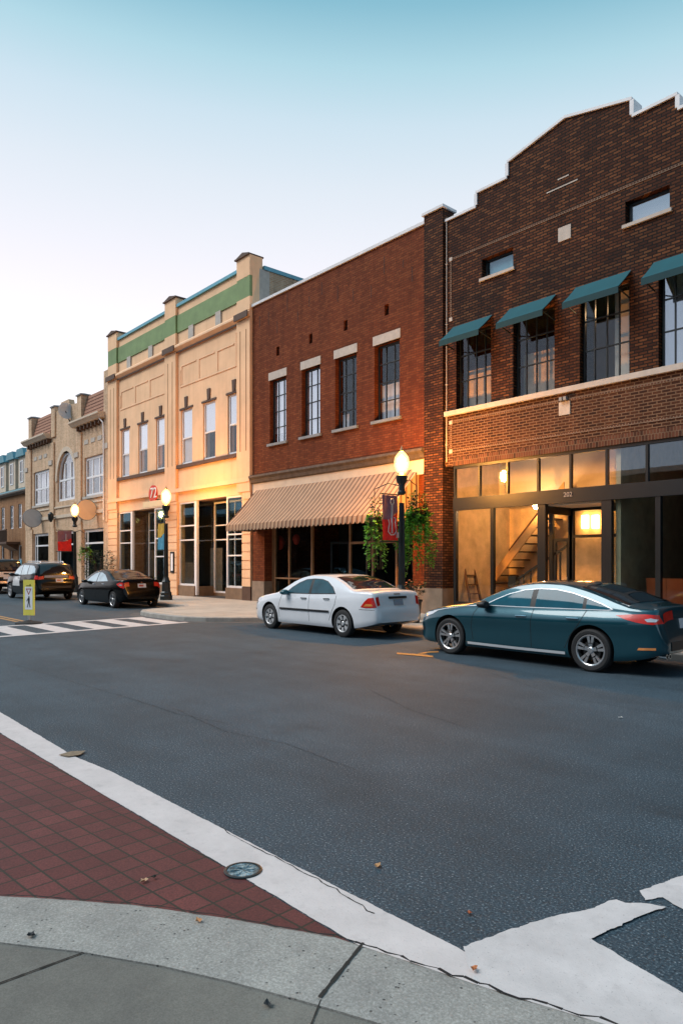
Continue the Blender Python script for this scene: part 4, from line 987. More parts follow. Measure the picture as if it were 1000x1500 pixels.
for x in (-54.9,-57.4,-59.9,-62.4):
    mb = MB(); mb.box(x-.85,x+.85,YL+.6,YL+3.2,7.5,9.9); d_ = mb.build('dormer', M['cream'], fl_)
    MB().prism_y([(x-1.05,9.9),(x+1.05,9.9),(x+.7,10.5),(x-.7,10.5)],YL+.4,YL+3.3).build('dormer_roof', plain('dormer_teal',(.08,.24,.30),.6,var=.15), d_)
    m_ = MB(); frame_grid(m_, x-.4,x+.4,7.9,9.6,YL+.56,.05,.08,[],[8.75],.06); m_.build('dormer_frame', M['white_frame'], d_); MB().box(x-.35,x+.35,YL+.585,YL+.597,7.95,9.55).build('pane', M['smoke_glass'], d_)
mb = MB(); mb.box(LX1-.2,LX1,YL+.35,28,.137,7.0); mb.box(LX0,LX1-.2,27.8,28,.137,7); mb.box(LX0,LX1-.2,YL+1.6,YL+1.7,.137,6.9); mb.build('side_wall', M['brown_brick'], fl_)
bx, bz = at(12,802,YL-.6)
bc = thing('balcony','small dark balcony on the brown brick front','balcony',(-57.5,YL-.6,3.2))
MB().box(-58.9,-55.8,YL-1.0,YL,3.1,3.25).prism_x([(YL,3.1),(YL-.9,3.1),(YL,2.6)],-58.2,-56.4).build('floor_slab', M['brown_trim'], bc)
m_ = MB(); 
for k in range(22): m_.box(-58.85+k*.14,-58.82+k*.14,YL-.98,YL-.95,3.25,4.1)
m_.box(-58.9,-55.8,YL-1.0,YL-.93,4.1,4.18); m_.box(-58.9,-55.8,YL-.945,YL-.935,3.3,4.05); m_.build('railing', M['brown_trim'], bc)
px_, pz_ = at(28,832,YL-.1)
ps = thing('wall_poster','bright blue and yellow poster on the brown brick front','poster',(px_,YL,pz_))
MB().box(px_-.45,px_+.45,YL-.05,YL-.001,pz_-.2,pz_+.6,0).box(px_-.45,px_+.45,YL-.05,YL-.001,pz_-.6,pz_-.2,1).build('sheet',[plain('poster_blue',(.2,.5,.65),.6,var=.3),plain('poster_yellow',(.7,.55,.1),.6,var=.2)],ps)

def across(x0, x1, h, lab):  # unseen brick blocks added behind the camera to darken reflections
    t = thing('brick_building', lab, 'building', ((x0+x1)/2,-8,0)); y = -8.
    n = int((x1-x0)/2.6); hs = []
    for k in range(n):
        x = x0+.7+k*(x1-x0-1.)/n; hs += [(x,x+1.2,4.5,6.1),(x,x+1.7,.8,3.2)]
    MB_ = MB(); wall(MB_, x0, x1, 0, h, hs, y-.3, y); MB_.build('wall', M['dark_brick'], t)
    MB().box(x0,x1,y-9,y-.9,0,.02).box(x0,x1,y-9,y-8.8,0,h).box(x0,x1,y-1.2,y-1.1,.02,h-.2).build('back_wall', M['dark_room'], t)
    MB().box(x0,x1,y-9,y-.3,h-.2,h).build('roof', M['roofing'], t); MB().box(x0-.1,x1+.1,y-.3,y+.25,h,h+.3).build('cornice', M['limestone'], t)
across(-170,-30,6.9,'unseen long brick building added across the street for the yellow shop glass to mirror')
across(-29,-9,6.9,'unseen brick corner building added across the street for the red shop glass to mirror')
across(7,40,6.9,'unseen brick building added across the side street for the right shop glass to mirror')

nb = thing('brick_building','unseen next brick building along the street added for the teal boot lid to mirror','building',(10,YF,.137))  # out-of-view building added so the car paint has something to mirror
m_ = MB(); wall(m_, -5.05, 26, 4.6, 9.4, [(x,x+1.3,6.2,8.2) for x in (-3.6,-.8,2.,4.8,7.6,10.4,13.2,16,18.8)], YF, YF+.35); m_.build('wall', M['red_brick'], nb)
m_ = MB(); wall(m_, -5.05, 26, .137, 4.6, [(x,x+3.4,.7,3.8) for x in (-4.2,.2,4.6,9.,13.4,17.8)], YF, YF+.35); m_.build('shop_wall', M['brown_trim'], nb)
MB().box(-5.05,26,YF+2,YF+2.1,.137,9.2).box(-5.05,26,YF+.36,YF+14,9.0,9.2).build('back_wall', M['dark_room'], nb)
MB().box(-5.05,26,YF-.2,YF+.4,9.4,9.7).build('cornice', M['limestone'], nb)

# ================================================================ STREET FURNITURE
def leaf_clump(mb, c, rx, ry, h, n, size, droop=.5, mi=0):
    """many small bent leaves through a hanging volume: c is the top centre"""
    for _ in range(n):
        t = random.random()**.8; a = random.uniform(0,2*PI); w = (.35+.65*math.sin(PI*min(1,t*.8+.15)))*random.random()**.45
        # trailing strands: bunch the angle
        a += .5*math.sin(3*a+t*4)
        p = Vector((c[0]+rx*w*math.cos(a), c[1]+ry*w*math.sin(a), c[2]-h*t+random.gauss(0,.04)))
        s = size*random.uniform(.6,1.3); d = Vector((math.cos(a)+random.gauss(0,.5),math.sin(a)+random.gauss(0,.5),random.uniform(-droop-.5,.35))).normalized()
        u = d.cross(Vector((random.gauss(0,.3),random.gauss(0,.3),1))).normalized(); nn = u.cross(d)
        b0 = p; tip = p+d*s; m1 = p+d*s*.5+u*s*.36-nn*s*.10; m2 = p+d*s*.5-u*s*.36-nn*s*.10; mid = p+d*s*.5
        mb.add([b0,m1,tip,m2,mid],[(0,1,4),(1,2,4),(2,3,4),(3,0,4)],mi)

def trailing(mb, c, rx, h, n, size):
    """a mound with vines of unequal length hanging from it"""
    leaf_clump(mb, (c[0],c[1],c[2]+.05), rx*.75, rx*.75, .38, int(n*.22), size, .2)
    k = 13; ls = [random.uniform(.35,1.) for _ in range(k)]; tot = sum(ls)
    for i, l in enumerate(ls):
        a = 2*PI*i/k+random.gauss(0,.25); out = rx*random.uniform(.45,1.1); sw = random.gauss(0,.25)
        for _ in range(int(n*.78*l/tot)):
            t = random.random()**.85; rr = out*min(1.,.35+t*1.6)
            p = Vector((c[0]+rr*math.cos(a+sw*t)+random.gauss(0,.05), c[1]+rr*math.sin(a+sw*t)+random.gauss(0,.05), c[2]-.05-h*l*t+random.gauss(0,.03)))
            s_ = size*random.uniform(.55,1.35)*(1.1-.4*t); d = Vector((math.cos(a)+random.gauss(0,.6),math.sin(a)+random.gauss(0,.6),random.uniform(-1.1,.2))).normalized()
            u = d.cross(Vector((random.gauss(0,.35),random.gauss(0,.35),1))).normalized(); nn = u.cross(d)
            mb.add([p,p+d*s_*.5+u*s_*.38-nn*s_*.1,p+d*s_,p+d*s_*.5-u*s_*.38-nn*s_*.1,p+d*s_*.5],[(0,1,4),(1,2,4),(2,3,4),(3,0,4)])

def street_lamp(X, Y, label, power, H=4.88):
    t = thing('street_lamp', label, 'street lamp', (X,Y,.137), group='dark iron street lamps with lit acorn globes')
    z0 = .137
    MB().lathe([(.27,0),(.27,.16),(.24,.2),(.24,.30),(.19,.36),(.17,.72),(.19,.76),(.14,.84),(.115,.95)],(X,Y,z0),8).build('base', M['iron'], t, 25)
    m_ = MB(); n = 16; prof = [(.10,.95),(.075,3.2)]
    vs = []; 
    for r,h in prof:
        for j in range(n*2):
            rr = r*(1. if j%2 else .86); a = PI*j/n; vs.append((X+rr*math.cos(a),Y+rr*math.sin(a),z0+h))
    m_.add(vs,[(j,(j+1)%(2*n),2*n+(j+1)%(2*n),2*n+j) for j in range(2*n)])
    m_.build('pole', M['iron'], t)
    zg = z0+H-.137-.72
    MB().lathe([(.075,zg-z0-.60),(.12,zg-z0-.57),(.12,zg-z0-.52),(.085,zg-z0-.48),(.085,zg-z0-.32),(.15,zg-z0-.22),(.165,zg-z0-.08),(.125,zg-z0-.03),(.10,zg-z0)],(X,Y,z0),20).build('capital', M['iron'], t, 30)
    MB().lathe([(.10,0),(.15,.06),(.20,.20),(.212,.32),(.19,.44),(.12,.54),(.055,.60)],(X,Y,zg),18).build('globe', M['globe'], t, 60)
    MB().lathe([(.0,.10),(.09,.16),(.125,.28),(.10,.40),(.0,.50)],(X,Y,zg),12).build('bulb', emit('lamp_light',(1.,.42,.08),power), t, 60)
    MB().lathe([(.055,.60),(.045,.65),(.015,.72),(.0,.78)],(X,Y,zg),12).build('finial', plain('finial_amber',(.5,.3,.12),.5,var=0), t, 40)  # finial in a plain amber brown
    return t
L1 = (fx(588,14.05),14.05); L2 = (fx(243.5,13.95),13.95); L3 = (fx(110,13.93),13.93)
street_lamp(*L1, 'lit street lamp standing behind the white sedan with guitar banner and hanging vines', 1400.)
street_lamp(*L2, 'lit street lamp on the pavement behind the black sedan', 640.)
street_lamp(*L3, 'farthest lit street lamp beyond the black car with a leafy basket', 220.)

def banner(X, Y, d, z0, z1, label, style):
    """cloth banner on two arms reaching from the pole along unit vector d"""
    t = thing('lamp_banner', label, 'banner', (X,Y,z1)); w = .60
    P_ = lambda s,z,o=0.: (X+d[0]*s+d[1]*o, Y+d[1]*s-d[0]*o, z)
    m_ = MB(); nn = 12
    zc = lambda f: z0+(z1-z0)*f
    split = lambda s: z0+(z1-z0)*(.46+.24*max(0,(.45-s)/.45))
    def sheet(fa, fb, off):
        mm = MB()
        mm.rows([[P_(.10+w*i/nn, (lambda s:fa(s)+(fb(s)-fa(s))*k/8)(.10+w*i/nn), off+.018*math.sin(i*.9+k*.25)) for i in range(nn+1)] for k in range(9)]); return mm
    top_c, bot_c = {'guitar':('banner_purple','banner_red'),'far':('banner_purple','banner_red'),'flower':('banner_yellow','banner_blue')}[style]
    cols = {'banner_purple':(.24,.11,.14),'banner_red':(.75,.02,.014),'banner_yellow':(.62,.36,.05),'banner_blue':(.08,.3,.42)}
    for nm in (top_c,bot_c):
        if nm not in M: M[nm] = plain(nm, cols[nm], .8, var=.18, vs=6)
    sheet(split, lambda s: z1, 0).build('upper_cloth', M[top_c], t, 60, fix=False)
    sheet(lambda s: z0, split, 0).build('lower_cloth', M[bot_c], t, 60, fix=False)
    m_ = MB(); m_.bar(P_(.05,z1+.03),P_(.74,z1+.03),.03); m_.bar(P_(.05,z0-.03),P_(.74,z0-.03),.03); m_.lathe([(.0,-.03),(.03,0),(0,.03)],P_(.75,z0-.03),8); m_.lathe([(.0,-.03),(.03,0),(0,.03)],P_(.75,z1+.03),8)
    m_.build('banner_arm', M['iron'], t)
    if style == 'guitar':
        h = z1-z0; m_ = MB()
        for o in (-.035,.035):
            m_.cur = 0
            path = [P_(.36+.06*math.cos(a),zc(.86)+.075*math.sin(a),o) for a in [2*PI*i/14 for i in range(15)]]; m_.tube(path,.016,6)
            m_.bar(P_(.36,zc(.80),o),P_(.37,zc(.40),o),.045,.02)
            body = [(.27,.52),(.22,.46),(.24,.40),(.22,.30),(.20,.20),(.28,.13),(.40,.12),(.50,.19),(.49,.28),(.46,.37),(.49,.46)]
            m_.tube([P_(s,zc(f),o) for s,f in body],.014,6)
            m_.bar(P_(.36,zc(.40),o),P_(.36,zc(.16),o),.035,.02)
            m_.bar(P_(.15,zc(.06),o),P_(.15,zc(.18),o),.09,.012)
        m_.build('guitar_emblem', plain('emblem_white',(.62,.58,.56),.7,var=.05), t)
    if style == 'far':
        m_ = MB()
        for o in (-.035,.035): m_.bar(P_(.36,zc(.85),o),P_(.36,zc(.55),o),.06,.02); m_.bar(P_(.28,zc(.52),o),P_(.46,zc(.50),o),.09,.02)
        m_.build('emblem', plain('emblem_pale',(.62,.58,.56),.7,var=.05), t)
banner(L1[0],L1[1]-.05,(0,-1),2.30,3.52,'purple and red lamp banner with a white guitar drawing','guitar')
banner(L2[0]-.02,L2[1],(-1,0),2.25,3.35,'yellow and blue lamp banner seen nearly edge on behind the black sedan','flower')
banner(L3[0],L3[1]-.05,(0,-1.2),2.3,3.35,'purple and red lamp banner on the farthest street lamp','far')

def basket(X, Y, z, rx, h, n, label, dark=.28, arm=None):
    t = thing('hanging_basket', label, 'hanging basket', (X,Y,z), group='leafy baskets hung on the street lamps')
    MB().lathe([(.02,-.22),(.14,-.18),(.2,0),(.19,.02),(.0,.01)],(X,Y,z),14).build('basket', M['brown_trim'], t, 40)
    m_ = MB(); trailing(m_,(X,Y,z+.12),rx,h,n,.12); m_.build('foliage', M['leaf_bright'], t, fix=False)
    m_ = MB(); leaf_clump(m_,(X,Y,z+.62),rx*.62,rx*.62,.85,int(n*dark),.08,.1); m_.build('shaded_leaves', M['leaf_dark'], t, fix=False)  # dark leaf colour on top stands in for shading
    m_ = MB(); 
    for k in range(9):
        a = k*.7; m_.tube([(X+.1*math.cos(a),Y+.1*math.sin(a),z),(X+rx*.75*math.cos(a),Y+rx*.75*math.sin(a),z-h*.35),(X+rx*.8*math.cos(a+.3),Y+rx*.8*math.sin(a+.3),z-h*.85)],.008,5)
    m_.build('vine_stem', plain('vine_stem',(.09,.045,.02),.8,var=.2), t)
    if arm:
        MB().tube([(arm[0],arm[1],z+.85),((arm[0]+X)/2,(arm[1]+Y)/2,z+.95),(X,Y,z+.80),(X,Y,z+.05)],.015,6).build('hanger', M['iron'], t)
basket(L1[0],L1[1]+.60,3.05,.48,2.0,1750,'full green hanging basket right of the guitar banner lamp post',.5,L1)
basket(L1[0]-.72,L1[1]-.34,2.95,.29,1.7,560,'thin trailing vine basket left of the guitar banner',.35,L1)
basket(L3[0],L3[1]+.55,2.45,.36,.9,300,'small leafy basket on the farthest lamp post',.3,L3)

def planter(X, Y, label, r, h, pot, fol, fh, fr, n, flowers=None):
    t = thing('potted_plant', label, 'potted plant', (X,Y,.14))
    MB().lathe([(r*.7,0),(r*.78,h*.15),(r,h*.9),(r*1.1,h*.92),(r*1.1,h),(r*.9,h),(r*.85,h*.85),(0,h*.85)],(X,Y,.14),20).build('pot', pot, t, 35)
    m_ = MB(); leaf_clump(m_,(X,Y,.14+h+fh),fr,fr,fh*1.05,n,.11,-.3); m_.build('foliage', fol, t, fix=False)
    m_ = MB()
    for k in range(5): a = k*1.3; m_.tube([(X,Y,.14+h*.85),(X+fr*.3*math.cos(a),Y+fr*.3*math.sin(a),.14+h+fh*.4),(X+fr*.5*math.cos(a),Y+fr*.5*math.sin(a),.14+h+fh*.8)],.012,5)
    m_.build('stem', M['brown_trim'], t)
    if flowers:
        m_ = MB(); leaf_clump(m_,(X,Y,.14+h+fh*1.05),fr*.9,fr*.9,fh*.7,int(n*.4),.08,-.2); m_.build('flower', flowers, t, fix=False)
px_, py_ = gp(606,912,.14)
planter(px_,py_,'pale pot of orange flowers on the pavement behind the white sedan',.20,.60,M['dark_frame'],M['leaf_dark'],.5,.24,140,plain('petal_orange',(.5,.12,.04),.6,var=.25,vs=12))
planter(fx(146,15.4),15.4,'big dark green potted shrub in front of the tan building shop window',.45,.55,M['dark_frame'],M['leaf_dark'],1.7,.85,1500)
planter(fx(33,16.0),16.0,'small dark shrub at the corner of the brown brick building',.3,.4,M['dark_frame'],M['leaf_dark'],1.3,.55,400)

# yellow crossing sign in the road
sgx, sgy = gp(43,914)
cs = thing('crossing_sign','yellow pedestrian crossing sign on a black rubber base in the road','sign',(sgx,sgy,0),math.radians(38))
MB().lathe([(.36,.004),(.36,.035),(.30,.06),(.10,.09),(.06,.11),(.0,.11)],(0,0,0),8).build('base', M['rubber'], cs, 30, local=True)
MB().box(-.03,.03,-.012,.012,.1,.32).build('post', M['hubcap'], cs, local=True)
sgm = plain('sign_yellow',(.88,.76,.13),.5,var=.05)
MB().box(-.17,.17,-.016,.016,.24,1.22).build('panel', sgm, cs, local=True)
m_ = MB()
for s in (-1,1):
    y0, y1 = (s*.016, s*.019)
    m_.box(-.115,.115,y0,y1,.40,1.03)
m_.build('white_panel', M['blind'], cs, local=True)
m_ = MB()
for s in (-1,1):
    y0,y1 = s*.019, s*.0225
    A,B,C = (-.085,.98),(.085,.98),(0,.80)
    f = lambda p,k: (p[0]*k, .92+(p[1]-.92)*k)
    for p,q in ((A,B),(B,C),(C,A)): m_.prism_y([p,q,f(q,.62),f(p,.62)],y0,y1)
m_.build('yield_triangle', plain('sign_dark_red',(.35,.05,.03),.5,var=.05), cs, local=True)
m_ = MB()
for s in (-1,1):
    y0,y1 = s*.019, s*.0225
    m_.lathe([(.0,0),(.022,0),(.022,.003),(0,.003)],(.01,y0 if s>0 else y1,.745),10,'y')
    m_.prism_y([(-.02,.72),(.035,.72),(.03,.60),(-.015,.60)],y0,y1)
    m_.prism_y([(-.015,.60),(.005,.60),(-.03,.46),(-.05,.46)],y0,y1); m_.prism_y([(.006,.60),(.03,.60),(.055,.46),(.035,.46)],y0,y1); m_.prism_y([(-.02,.715),(-.01,.69),(-.055,.62),(-.065,.63)],y0,y1)
    m_.box(.03,.06,y0,y1,1.07,1.10); m_.box(-.07,.07,y0,y1,1.05,1.065)
m_.build('walking_figure', M['dark_frame'], cs, local=True)

# utility cover in the paving
ux, uy = gp(356,1277)
uc = thing('utility_cover','round weathered blue-grey metal cover between brick paving and pale gutter','utility cover',(ux,uy,.004))
MB().lathe([(.088,.0),(.105,.0),(.105,.004),(.098,.007),(.088,.006)],(ux,uy,.007),32,cap=False).build('rim', M['iron'], uc, 40)
def covermat():
    m, nt, b = newmat('cover_metal'); v = coords(nt)
    n = noise(nt, v, 24., 6, .7); L(nt, ramp(nt, n, [(.35,(.02,.04,.05)),(.50,(.09,.19,.24)),(.62,(.32,.45,.50))]), b.inputs['Base Color']); setin(b, Roughness=.5, Metallic=.5); bump(nt, b, n, .8, .01); return m
m_ = MB(); m_.lathe([(.088,.003),(.085,.004),(0.0,.004)],(ux,uy,.007),32)
for k in range(6):
    a = k*PI/3; m_.bar((ux+.02*math.cos(a),uy+.02*math.sin(a),.012),(ux+.07*math.cos(a),uy+.07*math.sin(a),.012),.012,.004)
m_.build('lid', covermat(), uc)

# fallen leaves and scraps
def fallen(px, py, z, s, col, lab):
    x, y = gp(px,py,z); a = random.uniform(0,6.28)
    m_ = MB(); pts = []
    for i in range(10):
        t = 2*PI*i/10; r = s*(1 if i%2 else .62)*(.6+.4*abs(math.cos(t))); pts.append((x+r*math.cos(t+a), y+r*math.sin(t+a), z+.006+.012*abs(math.sin(t*1.5+a))))
    m_.v = pts+[(x,y,z+.004)]; m_.f = [(i,(i+1)%10,10) for i in range(10)]; m_.m = [0]*10
    o = m_.build('fallen_leaf', plain('leaf_litter',col,.8,var=.3,vs=40)); tag(o, lab, 'leaf'); 
fallen(553,1270,.0,.030,(.50,.27,.12),'single tan leaf lying on the asphalt in mid road')
fallen(211,1292,.006,.026,(.55,.34,.2),'pale tan leaf on the red brick paving')
fallen(291,1351,.12,.020,(.55,.27,.12),'small orange leaf on the concrete kerb top')
fallen(694,1422,.012,.022,(.45,.16,.06),'rust coloured leaf by the kerb on the white corner marking')
fallen(392,1474,.116,.022,(.03,.035,.04),'black scrap on the near concrete slab')
fallen(687,1340,.0,.018,(.35,.10,.04),'tiny reddish leaf on dark asphalt by the corner marking')
fallen(226,1287,.006,.018,(.02,.025,.02),'small dark scrap on the red brick paving')
fallen(908,1052,.0,.03,(.6,.6,.58),'white scrap of paper on the asphalt below the teal car')
fallen(46,1372,.12,.025,(.02,.022,.025),'dark scrap on the kerb at the left edge')

# ================================================================ CARS
def pchip(pts):
    xs = [p[0] for p in pts]; ys = [p[1] for p in pts]; n = len(xs)
    h = [xs[i+1]-xs[i] for i in range(n-1)]; d = [(ys[i+1]-ys[i])/h[i] for i in range(n-1)]
    m = [d[0]]+[0 if d[i-1]*d[i] <= 0 else (3*(h[i-1]+h[i]))/((2*h[i]+h[i-1])/d[i-1]+(h[i]+2*h[i-1])/d[i]) for i in range(1,n-1)]+[d[-1]]
    def f(x):
        if x <= xs[0]: return ys[0]
        if x >= xs[-1]: return ys[-1]
        lo, hi = 0, n-1
        while hi-lo > 1:
            k = (lo+hi)//2
            if xs[k] <= x: lo = k
            else: hi = k
        t = (x-xs[lo])/h[lo]
        return (1+2*t)*(1-t)**2*ys[lo]+t*(1-t)**2*h[lo]*m[lo]+t*t*(3-2*t)*ys[lo+1]+t*t*(t-1)*h[lo]*m[lo+1]
    return f

class Car:
    def __init__(s, name, label, cat, loc, rz, sp):
        s.sp = sp; s.L = sp['L']; s.t = thing(name, label, cat, loc, rz)
        s.top, s.belt, s.W, s.bot = (pchip(sp[k]) for k in ('top','belt','W','bot'))
        s.side = pchip(sp.get('side',[(0,.90),(.10,.955),(.35,.985),(.64,1.0),(.70,.992),(1,.935)])); s.k = sp.get('tumble',.42); s.crown = sp.get('crown',.055)
        s.body()
    def sec(s, x):
        zt = s.top(x); zb = min(s.bot(x), zt-.12); zs = max(zb+.08,min(s.belt(x), zt-.02)); W = s.W(x)
        zr = max(zs+.004, zt-s.crown); ws = W*s.side(1.); wr = max(.12, ws-(zr-zs)*s.k)
        return zt, zb, zs, zr, W, ws, wr
    def S(s, x, z):
        zt, zb, zs, zr, W, ws, wr = s.sec(x)
        if z <= zs: return W*s.side(max(0,min(1,(z-zb)/(zs-zb))))
        u = min(1,(z-zs)/max(1e-4,zr-zs)); return ws+(wr-ws)*u + .018*math.sin(PI*u)*min(1,(zr-zs)/.3)
    def T(s, x, f):
        """point on the top surface: f = share of the half width"""
        zt, zb, zs, zr, W, ws, wr = s.sec(x); n = 2.6
        return wr*f, zr+(zt-zr)*(max(0.,1-abs(f)**n))**(1/n)
    def xs(s, a=0., b=None, st=.035):
        b = s.L if b is None else b; out = [a]; x = a
        while x < b-1e-6:
            e = min(x, s.L-x); x = min(b, x+(st if e > .3 else .010)); out.append(x)
        return out
    def body(s):
        rows = []
        for x in s.xs():
            zt, zb, zs, zr, W, ws, wr = s.sec(x); w0 = W*s.side(0.)
            half = [(0,zb),(w0*.5,zb),(w0*.94,zb)]
            half += [(s.S(x,zb+(zs-zb)*i/18), zb+(zs-zb)*i/18) for i in range(19)]
            half += [(s.S(x,zs+(zr-zs)*i/8), zs+(zr-zs)*i/8) for i in range(1,9)]
            half += [s.T(x,math.cos(PI/2*i/9)) for i in range(1,10)]
            ring = [(x,-y,z) for y,z in half]+[(x,y,z) for y,z in half[1:-1]][::-1]
            rows.append(ring)
        n = len(rows[0]); mb = MB(); fs = []
        for i in range(len(rows)-1):
            for j in range(n): fs.append((i*n+j,i*n+(j+1)%n,(i+1)*n+(j+1)%n,(i+1)*n+j))
        fs += [tuple(range(n-1,-1,-1)), tuple((len(rows)-1)*n+j for j in range(n))]
        mb.add([p for r in rows for p in r], fs)
        o = mb.build('body', [s.sp['paint'],M['well']], s.t, 38, local=True)
        # wheel wells cut through the flanks
        cut = MB()
        for xw in s.sp['wheels']:
            for sg in (-1,1):
                w = s.W(xw); R = s.sp['r']+s.sp.get('gap',.055)
                cut.lathe([(R,0),(R,.5)],(xw,(w-.27) if sg>0 else -(w-.27)-.5,s.sp['r']+.015),48,'y',1)
        c = cut.build('arch_cutter', [M['well'],M['well']])
        md = o.modifiers.new('arches','BOOLEAN'); md.operation = 'DIFFERENCE'; md.object = c; md.solver = 'EXACT'
        c.location = s.t.location; c.rotation_euler = s.t.rotation_euler
        bpy.context.view_layer.update()
        me = bpy.data.meshes.new_from_object(o.evaluated_get(bpy.context.evaluated_depsgraph_get()))
        o.modifiers.clear(); o.data = me; me.name = 'body'; bpy.data.objects.remove(c)
        me.polygons.foreach_set('use_smooth',[True]*len(me.polygons)); me.set_sharp_from_angle(angle=math.radians(38))
        s.bodyo = o
    def side_patch(s, name, poly, mat, off=.004, sides=(-1,1), parent=None, nz=6, dx=.03):
        """thin skin over the flank, bounded by a polygon in side view"""
        px = sorted({p[0] for p in poly}); xs = []
        for a,b in zip(px,px[1:]):
            e = .008 if min(a,s.L-b) < .25 else dx; n = max(1,int((b-a)/e)); xs += [a+(b-a)*i/n for i in range(n)]
        xs.append(px[-1]); n = len(poly); out = []
        def span(x):
            zz = []
            for i in range(n):
                (xa,za),(xb,zb) = poly[i],poly[(i+1)%n]
                if abs(xa-xb) < 1e-9:
                    if abs(x-xa) < 1e-9: zz += [za,zb]
                elif min(xa,xb)-1e-9 <= x <= max(xa,xb)+1e-9: zz.append(za+(zb-za)*(x-xa)/(xb-xa))
            return min(zz), max(zz)
        for sg in sides:
            mb = MB(); rws = []
            for x in xs:
                lo, hi = span(x); rws.append([(x,sg*(s.S(x,lo+(hi-lo)*k/nz)+off),lo+(hi-lo)*k/nz) for k in range(nz+1)])
            mb.rows(rws)
            o = mb.build(name, mat, parent or s.t, 50, local=True)
            if (o.data.polygons[0].normal.y < 0) != (sg < 0): o.data.flip_normals()
            out.append(o)
        return out
    def ribbon(s, name, path, w, mat, off=.003, sides=(-1,1), parent=None):
        for sg in sides:
            mb = MB()
            for (xa,za),(xb,zb) in zip(path,path[1:]):
                d = Vector((xb-xa,zb-za)); ln = d.length
                if ln < 1e-6: continue
                nv = Vector((-d.y,d.x))/ln*w/2; n = max(1,int(ln/.04)); e = d/ln*w*.45; q = []
                for i in range(n+1):
                    p = Vector((xa,za))+d*i/n+(-e if i == 0 else e if i == n else Vector((0,0)))
                    a, b = p-nv, p+nv; q.append([(a.x,sg*(s.S(a.x,a.y)+off),a.y),(b.x,sg*(s.S(b.x,b.y)+off),b.y)])
                mb.rows(q)
            mb.build(name, mat, parent or s.t, local=True, fix=False)
    def top_patch(s, name, x0, x1, f0, f1, mat, off=.005, bow=0., parent=None, nx=14, ny=14, inset=0.):
        """thin skin over hood, screens or tail; x bounds may bow across the width"""
        rows = []
        for i in range(nx+1):
            r = []
            for j in range(ny+1):
                f = f0+(f1-f0)*j/ny; b = bow*(1-f*f); xa, xb = x0-b, x1+(b if bow else 0)*.6; x = xa+(xb-xa)*i/nx
                y, z = s.T(x,f); e = .01
                zf = s.T(min(s.L,x+e),f)[1]; zk = s.T(max(0,x-e),f)[1]; sl = (zf-zk)/(2*e); nn = Vector((-sl,0,1)).normalized()
                r.append((x+nn.x*off, y, z+nn.z*off))
            rows.append(r)
        o = MB().rows(rows).build(name, mat, parent or s.t, 50, local=True)
        return o
    def rear_x(s, z):
        lo, hi = s.L*.8, s.L
        for _ in range(40):
            m_ = (lo+hi)/2
            if s.top(m_) > z: lo = m_
            else: hi = m_
        return lo
    def wheels(s, kind, rim, rr):
        r = s.sp['r']
        for xw in s.sp['wheels']:
            for sg in (-1,1):
                yo = sg*(s.W(xw)*.985); yi = sg*(s.W(xw)-.215); c = (xw,0,r)
                h = lambda a: yo+(yi-yo)*a
                hub = MB().lathe([(.02,h(.35)),(rr*.62,h(.35)),(rr*.62,h(.5)),(.02,h(.5))],c,24,'y').build('wheel', M['black_plastic'], s.t, 30, local=True)
                MB().lathe([(rr*.98,h(.10)),(rr+.012,h(.02)),(r-.035,h(.0)),(r-.008,h(.08)),(r,h(.2)),(r,h(.8)),(r-.02,h(.97)),(rr,h(.95)),(rr*.96,h(.6)),(rr*.98,h(.10))],c,44,'y',cap=False).build('tyre', M['rubber'], hub, 35, local=True)
                m_ = MB(); m_.lathe([(rr*.99,h(.10)),(rr,h(.05)),(rr*.94,h(.04)),(rr*.89,h(.09)),(rr*.87,h(.5))],c,44,'y',cap=False)
                m_.lathe([(.0,h(.06)),(.04,h(.06)),(.055,h(.12)),(.055,h(.3))],c,18,'y')
                def spoke(a, w0, w1, r0=.045, r1=.94):
                    u = Vector((math.cos(a),0,math.sin(a))); v = Vector((-math.sin(a),0,math.cos(a))); C_ = Vector(c)
                    def pt(rad, w, a_): p = C_+u*rad+v*w; return (p.x, h(a_), p.z)
                    A = [pt(r0,-w0,.12),pt(r0,w0,.12),pt(rr*r1,w1,.07),pt(rr*r1,-w1,.07)]; B = [pt(r0,-w0,.3),pt(r0,w0,.3),pt(rr*r1,w1,.25),pt(rr*r1,-w1,.25)]
                    m_.add(A+B,[(0,1,2,3),(7,6,5,4),(0,4,5,1),(1,5,6,2),(2,6,7,3),(3,7,4,0)])
                if kind == 'double':
                    for k in range(5):
                        spoke(2*PI*k/5+.31, .026, .034, .045, .42)
                        for e in (-.185,.185): spoke(2*PI*k/5+.31+e, .017, .025, .118)
                elif kind == 'cap':
                    for k in range(7): spoke(2*PI*k/7+.2,.030,.044,.085)
                    m_.lathe([(rr*.88,h(.19)),(.02,h(.19))],c,28,'y')
                    sl = MB()
                    for k in range(7):
                        a_ = 2*PI*(k+.5)/7+.2; u_ = Vector((math.cos(a_),0,math.sin(a_))); v_ = Vector((-u_.z,0,u_.x)); q_ = [Vector(c)+u_*R_+v_*W_ for R_,W_ in ((rr*.58,-.010),(rr*.58,.010),(rr*.86,.028),(rr*.86,-.028))]
                        sl.add([(p_.x,h(.185),p_.z) for p_ in q_],[(0,1,2,3)])
                    sl.build('cap_slot', M['well'], hub, local=True)
                else:
                    for k in range(5): spoke(2*PI*k/5+.2,.028,.038,.058)
                m_.build('rim', rim, hub, 35, local=True)
